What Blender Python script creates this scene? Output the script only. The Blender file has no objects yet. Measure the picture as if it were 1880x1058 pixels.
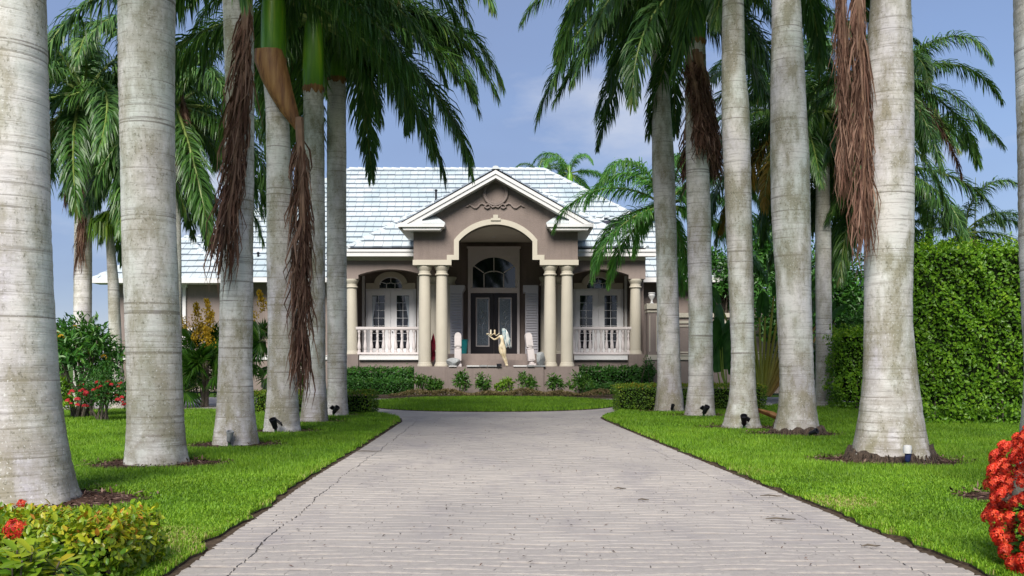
import bpy, math, random
import numpy as np
from mathutils import Vector, Matrix
R = math.radians
scene = bpy.context.scene
C = scene.collection

# ------------------------------------------------------------------ camera
EYE = 1.3          # eye height in metres
FPX = 1800.0       # focal length in photo pixels
HOR = 668.0        # row of the horizon in the photo
cam = bpy.data.cameras.new('camera')
cam.sensor_width = 36.0
cam.lens = FPX / 1880.0 * 36.0
cam.shift_y = (HOR - 529.0) / 1880.0
cam.clip_start = 0.1
cam.clip_end = 3000.0
camo = bpy.data.objects.new('camera', cam)
camo.location = (0, 0, EYE)
camo.rotation_euler = (R(90), 0, 0)
C.objects.link(camo)
scene.camera = camo

# ------------------------------------------------------------------ world and sun
SUN_EL, SUN_AZ = 42.0, -170.0     # azimuth measured clockwise from +Y (the view direction)
world = bpy.data.worlds.new('World')
scene.world = world
world.use_nodes = True
wn, wl = world.node_tree.nodes, world.node_tree.links
wn.clear()
wout = wn.new('ShaderNodeOutputWorld')
bg = wn.new('ShaderNodeBackground')
bg.inputs['Strength'].default_value = 0.095
sky = wn.new('ShaderNodeTexSky')
sky.sky_type = 'NISHITA'
sky.sun_disc = False
sky.sun_elevation = R(SUN_EL)
sky.sun_rotation = R(SUN_AZ)
sky.air_density = 1.0
sky.dust_density = 0.4
sky.ozone_density = 5.0
tc = wn.new('ShaderNodeTexCoord')
mp = wn.new('ShaderNodeMapping')
mp.inputs['Scale'].default_value = (1.0, 1.0, 2.6)
mp.inputs['Location'].default_value = (0.35, 0.2, 0.15)
cn = wn.new('ShaderNodeTexNoise')
cn.inputs['Scale'].default_value = 2.6
cn.inputs['Detail'].default_value = 7.0
cn.inputs['Roughness'].default_value = 0.55
cr = wn.new('ShaderNodeValToRGB')
cr.color_ramp.elements[0].position = 0.5
cr.color_ramp.elements[0].color = (0.0, 0.0, 0.0, 1)
cr.color_ramp.elements[1].position = 0.74
cr.color_ramp.elements[1].color = (0.8, 0.8, 0.8, 1)
mixc = wn.new('ShaderNodeMix')
mixc.data_type = 'RGBA'
mixc.inputs[7].default_value = (4.6, 5.2, 5.6, 1)      # sunlit thin cloud
wl.new(tc.outputs['Generated'], mp.inputs['Vector'])
wl.new(mp.outputs[0], cn.inputs['Vector'])
wl.new(cn.outputs[0], cr.inputs[0])
wl.new(cr.outputs[0], mixc.inputs[0])
tint = wn.new('ShaderNodeMix')        # humid, slightly violet summer air
tint.data_type = 'RGBA'; tint.blend_type = 'MULTIPLY'
tint.inputs[0].default_value = 1.0
tint.inputs[7].default_value = (0.96, 0.86, 0.84, 1)
cn2 = wn.new('ShaderNodeTexNoise')       # broad veils of slate cloud
cn2.inputs['Scale'].default_value = 1.7
cn2.inputs['Detail'].default_value = 5.0
cr2 = wn.new('ShaderNodeValToRGB')
cr2.color_ramp.elements[0].position = 0.30
cr2.color_ramp.elements[0].color = (0.45, 0.45, 0.45, 1)
cr2.color_ramp.elements[1].position = 0.72
cr2.color_ramp.elements[1].color = (0.92, 0.92, 0.92, 1)
mix2 = wn.new('ShaderNodeMix')
mix2.data_type = 'RGBA'
mix2.inputs[7].default_value = (1.45, 2.1, 3.5, 1)
wl.new(mp.outputs[0], cn2.inputs['Vector'])
wl.new(cn2.outputs[0], cr2.inputs[0])
wl.new(cr2.outputs[0], mix2.inputs[0])
wl.new(sky.outputs[0], mix2.inputs[6])
wl.new(mix2.outputs[2], mixc.inputs[6])
wl.new(mixc.outputs[2], tint.inputs[6])
wl.new(tint.outputs[2], bg.inputs['Color'])
wl.new(bg.outputs[0], wout.inputs[0])

sl = bpy.data.lights.new('sun', 'SUN')
sl.energy = 3.15
sl.angle = R(30.0)
sl.color = (1.0, 0.95, 0.87)
so = bpy.data.objects.new('sun', sl)
_d = Vector((math.sin(R(SUN_AZ)) * math.cos(R(SUN_EL)), math.cos(R(SUN_AZ)) * math.cos(R(SUN_EL)), math.sin(R(SUN_EL))))
so.rotation_euler = (-_d).to_track_quat('-Z', 'Y').to_euler()
so.location = (-20, -20, 40)
C.objects.link(so)

scene.view_settings.view_transform = 'Standard'
scene.view_settings.look = 'None'
scene.view_settings.gamma = 1.0
scene.view_settings.use_curve_mapping = False
scene.view_settings.exposure = 0.98
scene.render.engine = 'CYCLES'
scene.cycles.max_bounces = 6
scene.cycles.diffuse_bounces = 3
scene.cycles.transmission_bounces = 3
scene.cycles.use_denoising = True

# ------------------------------------------------------------------ helpers
def gx(px, D): return (px - 940.0) / FPX * D
def gz(py, D): return EYE + (HOR - py) / FPX * D

def tag(o, label=None, cat=None, group=None, kind=None):
    if label: o['label'] = label
    if cat: o['category'] = cat
    if group: o['group'] = group
    if kind: o['kind'] = kind
    return o

def empty(name, loc=(0, 0, 0), rz=0.0):
    o = bpy.data.objects.new(name, None)
    o.empty_display_size = 0.2
    o.location = loc
    o.rotation_euler = (0, 0, rz)
    C.objects.link(o)
    return o

def link(name, me, mat=None, parent=None):
    o = bpy.data.objects.new(name, me)
    C.objects.link(o)
    if mat is not None and not me.materials:
        for m in (mat if isinstance(mat, (list, tuple)) else [mat]):
            me.materials.append(m)
    if parent is not None:
        o.parent = parent
    return o

def mesh_np(name, V, faces, rnd=None, smooth=False, mats=None):
    """faces: list of int arrays (n,3) or (n,4); optional per-vertex value 'rnd'."""
    V = np.asarray(V, dtype=np.float32).reshape(-1, 3)
    me = bpy.data.meshes.new(name)
    me.vertices.add(len(V))
    me.vertices.foreach_set('co', V.ravel())
    faces = [np.asarray(f, dtype=np.int32) for f in faces if len(f)]
    loops = np.concatenate([f.ravel() for f in faces])
    tot = np.concatenate([np.full(len(f), f.shape[1], dtype=np.int32) for f in faces])
    start = np.concatenate([[0], np.cumsum(tot)[:-1]]).astype(np.int32)
    me.loops.add(len(loops))
    me.loops.foreach_set('vertex_index', loops)
    me.polygons.add(len(tot))
    me.polygons.foreach_set('loop_start', start)
    me.polygons.foreach_set('loop_total', tot)
    if mats is not None:
        me.polygons.foreach_set('material_index', np.concatenate([np.full(len(f), m, dtype=np.int32) for f, m in zip(faces, mats)]))
    me.polygons.foreach_set('use_smooth', np.full(len(tot), bool(smooth)))
    if rnd is not None:
        a = me.attributes.new('rnd', 'FLOAT', 'POINT')
        a.data.foreach_set('value', np.asarray(rnd, dtype=np.float32))
    me.update(calc_edges=True)
    return me

class MB:
    def __init__(s): s.v = []; s.f = []
    def add(s, vs, fs):
        b = len(s.v); s.v.extend([tuple(p) for p in vs]); s.f.extend([tuple(i + b for i in f) for f in fs]); return s
    def box(s, x0, x1, y0, y1, z0, z1):
        return s.add([(x0, y0, z0), (x1, y0, z0), (x1, y1, z0), (x0, y1, z0), (x0, y0, z1), (x1, y0, z1), (x1, y1, z1), (x0, y1, z1)],
                     [(3, 2, 1, 0), (4, 5, 6, 7), (0, 1, 5, 4), (1, 2, 6, 5), (2, 3, 7, 6), (3, 0, 4, 7)])
    def prism(s, poly, y0, y1):
        """polygon of (x,z), counter-clockwise seen from the front (-y), extruded y0..y1"""
        n = len(poly)
        vs = [(x, y0, z) for x, z in poly] + [(x, y1, z) for x, z in poly]
        fs = [tuple(range(n)), tuple(range(2 * n - 1, n - 1, -1))]
        fs += [(i, i + n, (i + 1) % n + n, (i + 1) % n) for i in range(n)]
        return s.add(vs, fs)
    def band(s, A, B, y0, y1):
        """strip between two polylines of (x,z) of the same length, extruded y0..y1"""
        n = len(A)
        vs = [(x, y0, z) for x, z in A] + [(x, y0, z) for x, z in B] + [(x, y1, z) for x, z in A] + [(x, y1, z) for x, z in B]
        fs = []
        for i in range(n - 1):
            a, b, c, d = i, i + 1, n + i + 1, n + i
            fs += [(a, b, c, d), (a + 2 * n, d + 2 * n, c + 2 * n, b + 2 * n), (a, a + 2 * n, b + 2 * n, b), (d, c, c + 2 * n, d + 2 * n)]
        fs += [(0, n, 3 * n, 2 * n), (n - 1, 3 * n - 1, 4 * n - 1, 2 * n - 1)]
        return s.add(vs, fs)
    def lathe(s, prof, c=(0, 0, 0), n=20, caps=True):
        vs = []
        for r, z in prof:
            for k in range(n):
                a = 2 * math.pi * k / n
                vs.append((c[0] + r * math.cos(a), c[1] + r * math.sin(a), c[2] + z))
        fs = []
        for i in range(len(prof) - 1):
            for k in range(n):
                fs.append((i * n + k, i * n + (k + 1) % n, (i + 1) * n + (k + 1) % n, (i + 1) * n + k))
        if caps:
            fs.append(tuple(range(n - 1, -1, -1)))
            fs.append(tuple(range((len(prof) - 1) * n, len(prof) * n)))
        return s.add(vs, fs)
    def tube(s, pts, rad, n=6, caps=True):
        pts = [Vector(p) for p in pts]
        rs = rad if isinstance(rad, (list, tuple)) else [rad] * len(pts)
        vs = []
        up = Vector((0.13, 0.21, 0.97))
        for i, p in enumerate(pts):
            t = (pts[min(i + 1, len(pts) - 1)] - pts[max(i - 1, 0)])
            t = t.normalized() if t.length > 1e-9 else Vector((0, 0, 1))
            u = t.cross(up)
            if u.length < 0.15: u = t.cross(Vector((1, 0, 0)))
            u.normalize(); w = t.cross(u)
            for k in range(n):
                a = 2 * math.pi * k / n
                vs.append(p + (u * math.cos(a) + w * math.sin(a)) * rs[i])
        fs = []
        for i in range(len(pts) - 1):
            for k in range(n):
                fs.append((i * n + k, i * n + (k + 1) % n, (i + 1) * n + (k + 1) % n, (i + 1) * n + k))
        if caps:
            fs.append(tuple(range(n - 1, -1, -1)))
            fs.append(tuple(range((len(pts) - 1) * n, len(pts) * n)))
        return s.add(vs, fs)
    def mesh(s, name, sharp=35):
        me = bpy.data.meshes.new(name)
        me.from_pydata(s.v, [], s.f)
        import bmesh
        bm = bmesh.new(); bm.from_mesh(me)
        bmesh.ops.recalc_face_normals(bm, faces=bm.faces)
        bm.to_mesh(me); bm.free()
        if sharp is not None:
            me.polygons.foreach_set('use_smooth', np.ones(len(me.polygons), dtype=bool))
            me.set_sharp_from_angle(angle=R(sharp))
        me.update()
        return me
    def build(s, name, mat, parent=None, sharp=35):
        return link(name, s.mesh(name, sharp), mat, parent)

# ------------------------------------------------------------------ materials
MAT = {}
class NT:
    def __init__(s, name):
        s.m = bpy.data.materials.new(name); s.m.use_nodes = True
        s.n = s.m.node_tree.nodes; s.l = s.m.node_tree.links
        s.b = s.n['Principled BSDF']; s.out = s.n['Material Output']
        MAT[name] = s.m
    def new(s, t, **kw):
        nd = s.n.new(t)
        for k, v in kw.items(): setattr(nd, k, v)
        return nd
    def noise(s, scale, detail=4, rough=0.55, coord='Object', vec=(1, 1, 1), shift=True):
        t = s.new('ShaderNodeTexCoord'); mpn = s.new('ShaderNodeMapping')
        mpn.inputs['Scale'].default_value = vec
        s.l.new(t.outputs[coord], mpn.inputs['Vector'])
        if shift:
            oi = s.new('ShaderNodeObjectInfo'); mul = s.new('ShaderNodeMath', operation='MULTIPLY'); mul.inputs[1].default_value = 57.0
            s.l.new(oi.outputs['Random'], mul.inputs[0]); s.l.new(mul.outputs[0], mpn.inputs['Location'])
        nz = s.new('ShaderNodeTexNoise')
        nz.inputs['Scale'].default_value = scale; nz.inputs['Detail'].default_value = detail; nz.inputs['Roughness'].default_value = rough
        s.l.new(mpn.outputs[0], nz.inputs['Vector'])
        return nz.outputs[0]
    def ramp(s, fac, stops):
        r = s.new('ShaderNodeValToRGB')
        e = r.color_ramp.elements
        while len(e) < len(stops): e.new(0.5)
        for el, (p, c) in zip(e, stops):
            el.position = p
            el.color = (c, c, c, 1) if isinstance(c, (int, float)) else (*c, 1)
        s.l.new(fac, r.inputs[0]); return r.outputs[0]
    def mix(s, fac, a, b, mode='MIX'):
        m = s.new('ShaderNodeMix', data_type='RGBA', blend_type=mode)
        for sock, val in ((m.inputs[0], fac), (m.inputs[6], a), (m.inputs[7], b)):
            if isinstance(val, (int, float)): sock.default_value = val
            elif isinstance(val, tuple): sock.default_value = (*val, 1)
            else: s.l.new(val, sock)
        return m.outputs[2]
    def color(s, c):
        if isinstance(c, tuple): s.b.inputs['Base Color'].default_value = (*c, 1)
        else: s.l.new(c, s.b.inputs['Base Color'])
        return s
    def rough(s, v, spec=None):
        s.b.inputs['Roughness'].default_value = v
        if spec is not None: s.b.inputs['Specular IOR Level'].default_value = spec
        return s
    def bump(s, h, strength=0.3, dist=0.02):
        b = s.new('ShaderNodeBump'); b.inputs['Strength'].default_value = strength; b.inputs['Distance'].default_value = dist
        s.l.new(h, b.inputs['Height']); s.l.new(b.outputs[0], s.b.inputs['Normal']); return s
    def attr(s, name='rnd'):
        a = s.new('ShaderNodeAttribute', attribute_name=name); return a.outputs['Fac']
    def translucent(s, col, amount):
        t = s.new('ShaderNodeBsdfTranslucent'); mx = s.new('ShaderNodeMixShader'); mx.inputs[0].default_value = amount
        if isinstance(col, tuple): t.inputs[0].default_value = (*col, 1)
        else: s.l.new(col, t.inputs[0])
        s.l.new(s.b.outputs[0], mx.inputs[1]); s.l.new(t.outputs[0], mx.inputs[2]); s.l.new(mx.outputs[0], s.out.inputs[0]); return s

def painted(name, c, var=0.12, rough=0.6, bump=0.0, bscale=60, stain=(0.5, 0.47, 0.42), stain_amt=0.35):
    t = NT(name)
    n1 = t.noise(1.1, 5, 0.6)
    n2 = t.noise(9, 4, 0.6)
    lo = tuple(x * (1 - var) for x in c); hi = tuple(min(1, x * (1 + var)) for x in c)
    col = t.ramp(n1, [(0.3, lo), (0.7, hi)])
    st = t.ramp(n2, [(0.58, 0.0), (0.8, stain_amt)])
    col = t.mix(st, col, tuple(a * b for a, b in zip(c, stain)))
    t.color(col).rough(rough, 0.3)
    if name.startswith('stucco'):
        streak = t.noise(1.4, 5, 0.65, vec=(5, 5, 0.35))
        col = t.mix(t.ramp(streak, [(0.5, 0.0), (0.72, 0.45)]), col, tuple(x * .66 for x in c))
        col = t.mix(t.ramp(t.noise(60, 3, 0.6), [(0.35, 0.3), (0.55, 0.0)]), col, tuple(x * .7 for x in c))
        t.color(col)
    if bump: t.bump(t.noise(bscale, 5, 0.65), bump, 0.02)
    return t.m

def leafmat(name, stops, rough=0.45, trans=0.3, spec=0.4):
    t = NT(name)
    col = t.ramp(t.attr(), stops)
    big = t.noise(1.3, 2, 0.5)
    col = t.mix(0.55, col, t.ramp(big, [(0.3, 0.62), (0.72, 1.25)]), 'MULTIPLY')
    t.color(col).rough(rough, spec)
    tcol = t.mix(1.0, col, (1.25, 1.35, 0.6), 'MULTIPLY')
    t.translucent(tcol, trans)
    return t.m

painted('stucco', (0.215, 0.172, 0.152), 0.10, 0.85, 0.7, 26)
painted('stucco_smooth', (0.235, 0.19, 0.17), 0.08, 0.8, 0.25, 40)
painted('cream', (0.48, 0.44, 0.36), 0.06, 0.6, 0.08, 50, stain_amt=0.12)
painted('white_paint', (0.64, 0.63, 0.62), 0.05, 0.5, 0.03, 40, stain_amt=0.15)
painted('door_white', (0.82, 0.82, 0.84), 0.03, 0.45, stain_amt=0.08)
painted('pink_white', (0.57, 0.52, 0.51), 0.06, 0.55, 0.04, 40, stain_amt=0.15)
painted('ceiling_paint', (0.62, 0.58, 0.5), 0.05, 0.7)
painted('dark_wood', (0.022, 0.018, 0.022), 0.15, 0.35)
painted('interior_dark', (0.03, 0.026, 0.028), 0.1, 0.8)
painted('louvre_white', (0.42, 0.41, 0.44), 0.05, 0.5)
painted('black_metal', (0.012, 0.012, 0.016), 0.2, 0.4)
painted('teal_glaze', (0.01, 0.14, 0.15), 0.2, 0.2)
painted('asphalt_liner', (0.035, 0.033, 0.055), 0.2, 0.8, 0.3, 10)
painted('rock', (0.30, 0.31, 0.31), 0.35, 0.85, 0.8, 12, stain_amt=0.6)
painted('green_plastic', (0.02, 0.06, 0.02), 0.2, 0.5)
painted('blue_cap', (0.02, 0.03, 0.10), 0.2, 0.5)

t = NT('roof_tile')
n1 = t.noise(0.5, 5, 0.6, shift=False); n2 = t.noise(5, 5, 0.65); n3 = t.noise(0.9, 3, 0.6, vec=(5, 1, 1))
col = t.ramp(n1, [(0.32, (0.39, 0.46, 0.48)), (0.52, (0.51, 0.55, 0.56)), (0.7, (0.56, 0.58, 0.58))])
col = t.mix(t.ramp(n2, [(0.56, 0.0), (0.78, 0.4)]), col, (0.26, 0.35, 0.37))
col = t.mix(t.ramp(t.attr(), [(0.0, 0.0), (1.0, 0.28)]), col, (0.33, 0.43, 0.46))
t.color(col).rough(0.5, 0.4).bump(t.noise(25, 4), 0.2, 0.01)

t = NT('glass_dark')
t.color((0.006, 0.007, 0.012)).rough(0.04, 0.7)
t = NT('glass_leaded')
nz = t.noise(22, 3, 0.6)
t.color(t.ramp(nz, [(0.35, (0.05, 0.07, 0.09)), (0.7, (0.16, 0.20, 0.24))])).rough(0.12, 0.9).bump(nz, 0.5, 0.02)
t = NT('lead')
t.color((0.5, 0.52, 0.54)).rough(0.25); t.b.inputs['Metallic'].default_value = 0.8
t = NT('curtain')
t.color(t.ramp(t.noise(3, 2, vec=(6, 1, 0.3)), [(0.3, (0.35, 0.42, 0.5)), (0.7, (0.6, 0.66, 0.72))])).rough(0.9)

# palm trunk: pale, ringed, with lichen bands and specks
t = NT('palm_bark')
ring = t.noise(2.2, 6, 0.7, vec=(0.5, 0.5, 9))
fine = t.noise(9, 4, 0.7, vec=(0.55, 0.55, 6))
patch = t.noise(1.5, 6, 0.68, vec=(1.7, 1.7, .75))
tint = t.noise(0.7, 3, 0.5, vec=(2, 2, 1))
speck = t.noise(30, 3, 0.7, vec=(1, 1, 0.8))
flake = t.noise(44, 2, 0.6)
col = t.ramp(tint, [(0.3, (0.54, 0.51, 0.545)), (0.5, (0.67, 0.64, 0.605)), (0.68, (0.61, 0.635, 0.585))])
line = t.noise(1.0, 3, 0.6, vec=(0.35, 0.35, 26))
col = t.mix(t.ramp(line, [(0.33, 0.85), (0.42, 0.0)]), col, (0.20, 0.18, 0.165))
col = t.mix(t.ramp(line, [(0.60, 0.0), (0.72, 0.5)]), col, (0.62, 0.60, 0.58))
col = t.mix(t.ramp(ring, [(0.33, 0.55), (0.45, 0.0)]), col, (0.30, 0.27, 0.24))
sepz = t.new('ShaderNodeSeparateXYZ'); tco = t.new('ShaderNodeTexCoord'); t.l.new(tco.outputs['Object'], sepz.inputs[0])
mrz = t.new('ShaderNodeMapRange'); mrz.inputs[1].default_value = 0.2; mrz.inputs[2].default_value = 2.4; mrz.inputs[3].default_value = 1.0; mrz.inputs[4].default_value = 0.0
t.l.new(sepz.outputs[2], mrz.inputs[0])
old = t.mix(1.0, t.ramp(mrz.outputs[0], [(0.0, 0.0), (1.0, 0.75)]), t.ramp(t.noise(2.4, 5, 0.65, vec=(1, 1, 1.6)), [(0.36, 0.0), (0.58, 1.0)]), 'MULTIPLY')
col = t.mix(old, col, (0.26, 0.225, 0.185))
col = t.mix(t.ramp(fine, [(0.33, 0.6), (0.43, 0.0)]), col, (0.24, 0.22, 0.20))
oi_ = t.new('ShaderNodeObjectInfo')
pm = t.mix(1.0, t.ramp(patch, [(0.43, 0.0), (0.60, 0.95)]), t.ramp(oi_.outputs['Random'], [(0.0, 0.6), (1.0, 1.0)]), 'MULTIPLY')
col = t.mix(pm, col, t.mix(tint, (0.235, 0.19, 0.115), (0.235, 0.235, 0.15)))
col = t.mix(t.mix(1.0, t.ramp(speck, [(0.56, 0.0), (0.66, 0.6)]), t.ramp(patch, [(0.36, 0.1), (0.55, 1.0)]), 'MULTIPLY'), col, (0.10, 0.095, 0.06))
col = t.mix(t.ramp(flake, [(0.63, 0.0), (0.7, 0.75)]), col, (0.66, 0.65, 0.62))
t.color(col).rough(0.85, 0.2)
hsum = t.mix(0.5, ring, speck)
hsum = t.mix(0.35, hsum, fine)
hsum = t.mix(0.4, hsum, line)
t.bump(hsum, 0.5, 0.02)

t = NT('crownshaft')
n1 = t.noise(2.0, 3, 0.5, vec=(6, 6, 0.5))
t.color(t.ramp(n1, [(0.3, (0.055, 0.17, 0.010)), (0.55, (0.11, 0.27, 0.014)), (0.72, (0.22, 0.34, 0.025))])).rough(0.35, 0.5)
t = NT('sheath_brown')
n1 = t.noise(1.6, 4, 0.6, vec=(7, 7, 0.6))
t.color(t.ramp(n1, [(0.32, (0.07, 0.03, 0.014)), (0.45, (0.20, 0.09, 0.03)), (0.58, (0.27, 0.14, 0.045)), (0.72, (0.33, 0.19, 0.07))])).rough(0.55, 0.4).bump(n1, 0.4, 0.02)
t = NT('root_fibre')
n1 = t.noise(9, 5, 0.7, vec=(3, 3, 1))
t.color(t.ramp(n1, [(0.3, (0.02, 0.014, 0.01)), (0.6, (0.11, 0.075, 0.05)), (0.75, (0.2, 0.15, 0.11))])).rough(0.9).bump(n1, 1.0, 0.05)
t = NT('stem_bark')
n1 = t.noise(8, 4, 0.6)
t.color(t.ramp(n1, [(0.3, (0.05, 0.04, 0.03)), (0.7, (0.16, 0.13, 0.10))])).rough(0.9).bump(n1, 0.5, 0.02)
t = NT('rachis')
t.color(t.ramp(t.noise(3, 2), [(0.3, (0.12, 0.18, 0.03)), (0.7, (0.22, 0.28, 0.07))])).rough(0.5)
t = NT('rachis_dead')
t.color(t.ramp(t.noise(3, 2), [(0.3, (0.14, 0.075, 0.045)), (0.7, (0.32, 0.19, 0.12))])).rough(0.7)

leafmat('palm_leaf', [(0.0, (0.03, 0.085, 0.02)), (0.45, (0.06, 0.15, 0.03)), (0.75, (0.11, 0.22, 0.045)), (0.92, (0.17, 0.21, 0.05)), (1.0, (0.24, 0.19, 0.08))], 0.4, 0.22)
leafmat('palm_leaf_bright', [(0.0, (0.05, 0.18, 0.03)), (0.5, (0.10, 0.28, 0.045)), (1.0, (0.18, 0.38, 0.07))], 0.4, 0.3)
leafmat('palm_leaf_yellow', [(0.0, (0.12, 0.12, 0.015)), (0.5, (0.26, 0.18, 0.02)), (1.0, (0.36, 0.2, 0.03))], 0.5, 0.3)
leafmat('palm_leaf_dead', [(0.0, (0.07, 0.035, 0.025)), (0.5, (0.16, 0.085, 0.06)), (1.0, (0.30, 0.19, 0.14))], 0.8, 0.12, 0.15)
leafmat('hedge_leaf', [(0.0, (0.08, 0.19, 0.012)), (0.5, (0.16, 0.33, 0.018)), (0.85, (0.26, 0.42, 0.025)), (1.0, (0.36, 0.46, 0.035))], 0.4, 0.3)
leafmat('hedge_leaf_deep', [(0.0, (0.02, 0.075, 0.010)), (0.6, (0.045, 0.15, 0.02)), (1.0, (0.11, 0.24, 0.03))], 0.4, 0.2)
leafmat('box_leaf', [(0.0, (0.045, 0.11, 0.010)), (0.5, (0.11, 0.21, 0.015)), (0.85, (0.22, 0.29, 0.02)), (1.0, (0.32, 0.24, 0.02))], 0.45, 0.25)
leafmat('ixora_leaf', [(0.0, (0.06, 0.15, 0.012)), (0.4, (0.16, 0.27, 0.014)), (0.75, (0.34, 0.40, 0.02)), (0.93, (0.46, 0.38, 0.025)), (1.0, (0.46, 0.2, 0.03))], 0.35, 0.3)
leafmat('shrub_leaf', [(0.0, (0.02, 0.08, 0.01)), (0.5, (0.05, 0.15, 0.015)), (1.0, (0.12, 0.24, 0.03))], 0.35, 0.25)
leafmat('dry_leaf', [(0.0, (0.09, 0.09, 0.02)), (0.5, (0.17, 0.13, 0.05)), (1.0, (0.26, 0.19, 0.1))], 0.8, 0.15)
leafmat('red_petal', [(0.0, (0.36, 0.010, 0.008)), (0.5, (0.62, 0.03, 0.012)), (1.0, (0.78, 0.10, 0.03))], 0.5, 0.25)
leafmat('pink_red_petal', [(0.0, (0.4, 0.015, 0.025)), (1.0, (0.65, 0.04, 0.05))], 0.5, 0.25)
leafmat('yellow_petal', [(0.0, (0.5, 0.3, 0.02)), (1.0, (0.75, 0.52, 0.05))], 0.5, 0.25)
leafmat('maroon_leaf', [(0.0, (0.08, 0.006, 0.015)), (1.0, (0.24, 0.015, 0.035))], 0.4, 0.2)
leafmat('strap_leaf', [(0.0, (0.09, 0.22, 0.02)), (0.6, (0.2, 0.37, 0.03)), (1.0, (0.34, 0.45, 0.06))], 0.4, 0.3)
leafmat('banana_leaf', [(0.0, (0.015, 0.07, 0.012)), (1.0, (0.05, 0.15, 0.03))], 0.35, 0.25)
leafmat('traveller_stem', [(0.0, (0.16, 0.25, 0.03)), (0.5, (0.42, 0.42, 0.05)), (1.0, (0.5, 0.26, 0.07))], 0.4, 0.05)
leafmat('grass_blade', [(0.0, (0.06, 0.14, 0.010)), (0.35, (0.14, 0.29, 0.016)), (0.75, (0.235, 0.40, 0.026)), (0.93, (0.28, 0.41, 0.045)), (1.0, (0.42, 0.36, 0.15))], 0.5, 0.3, 0.3)
leafmat('mulch_chip', [(0.0, (0.03, 0.017, 0.012)), (0.5, (0.09, 0.05, 0.038)), (1.0, (0.22, 0.15, 0.12))], 0.9, 0.0, 0.1)

t = NT('lawn_soil')
n1 = t.noise(3, 5, 0.6, shift=False)
t.color(t.ramp(n1, [(0.3, (0.03, 0.07, 0.01)), (0.6, (0.055, 0.115, 0.014)), (0.8, (0.09, 0.11, 0.03))])).rough(0.95, 0.1).bump(t.noise(60, 3, shift=False), 0.6, 0.03)
t = NT('soil')
n1 = t.noise(14, 5, 0.65, shift=False)
t.color(t.ramp(n1, [(0.3, (0.03, 0.022, 0.016)), (0.6, (0.09, 0.065, 0.045)), (0.8, (0.17, 0.13, 0.09))])).rough(0.95, 0.1).bump(n1, 0.8, 0.03)
def concrete(name, stain=True):
    t = NT(name)
    n1 = t.noise(0.35, 5, 0.6, coord='Object', shift=False); n2 = t.noise(6, 5, 0.7, shift=False); n3 = t.noise(45, 3, 0.6, shift=False)
    n4 = t.noise(0.8, 4, 0.65, vec=(1.6, 0.6, 1), shift=False)
    col = t.ramp(n1, [(0.33, (0.305, 0.28, 0.265)), (0.6, (0.395, 0.36, 0.33))])
    col = t.mix(t.ramp(n4, [(0.50, 0.0), (0.68, 0.55)]), col, (0.235, 0.215, 0.225))
    col = t.mix(t.ramp(n2, [(0.5, 0.0), (0.8, 0.35)]), col, (0.25, 0.225, 0.20))
    dash = t.noise(5.0, 4, 0.6, vec=(0.7, 3.6, 1), shift=False)
    col = t.mix(t.ramp(dash, [(0.28, 0.45), (0.42, 0.0)]), col, (0.16, 0.15, 0.15))
    col = t.mix(t.ramp(t.attr(), [(0.0, 0.0), (1.0, 0.12)]), col, (0.26, 0.245, 0.24))
    t.color(col).rough(0.85, 0.25).bump(t.mix(0.6, n3, dash), 0.5, 0.02)
    return t
concrete('paver'); concrete('road_concrete')
t = NT('joint_sand')
t.color((0.17, 0.155, 0.145)).rough(0.95, 0.1)
t = NT('statue_cream')
n1 = t.noise(5, 4, 0.6)
t.color(t.ramp(n1, [(0.35, (0.52, 0.40, 0.24)), (0.6, (0.66, 0.58, 0.42)), (0.75, (0.6, 0.62, 0.56))])).rough(0.45, 0.4)
t = NT('statue_hair')
n1 = t.noise(4, 4, 0.6, vec=(4, 4, 1))
t.color(t.ramp(n1, [(0.35, (0.10, 0.2, 0.23)), (0.46, (0.36, 0.44, 0.45)), (0.58, (0.62, 0.62, 0.58))])).rough(0.45, 0.4)

# ------------------------------------------------------------------ ground, driveway, lawns
rng = np.random.default_rng(7)
def struct(o): return tag(o, kind='structure')
def sheet(name, poly, z0, z1, mats):
    n = len(poly)
    vs = [(x, y, z1) for x, y in poly] + [(x, y, z0) for x, y in poly]
    fs = [tuple(range(n))] + [(i, i + n, (i + 1) % n + n, (i + 1) % n) for i in range(n)]
    me = bpy.data.meshes.new(name); me.from_pydata(vs, [], fs)
    import bmesh
    bm = bmesh.new(); bm.from_mesh(me); bmesh.ops.recalc_face_normals(bm, faces=bm.faces)
    bm.faces.ensure_lookup_table()
    if bm.faces[0].normal.z < 0: bmesh.ops.reverse_faces(bm, faces=bm.faces)
    bm.to_mesh(me); bm.free()
    for m in mats: me.materials.append(m)
    for i, p in enumerate(me.polygons): p.material_index = 0 if i == 0 else len(mats) - 1
    return struct(link(name, me))

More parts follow.
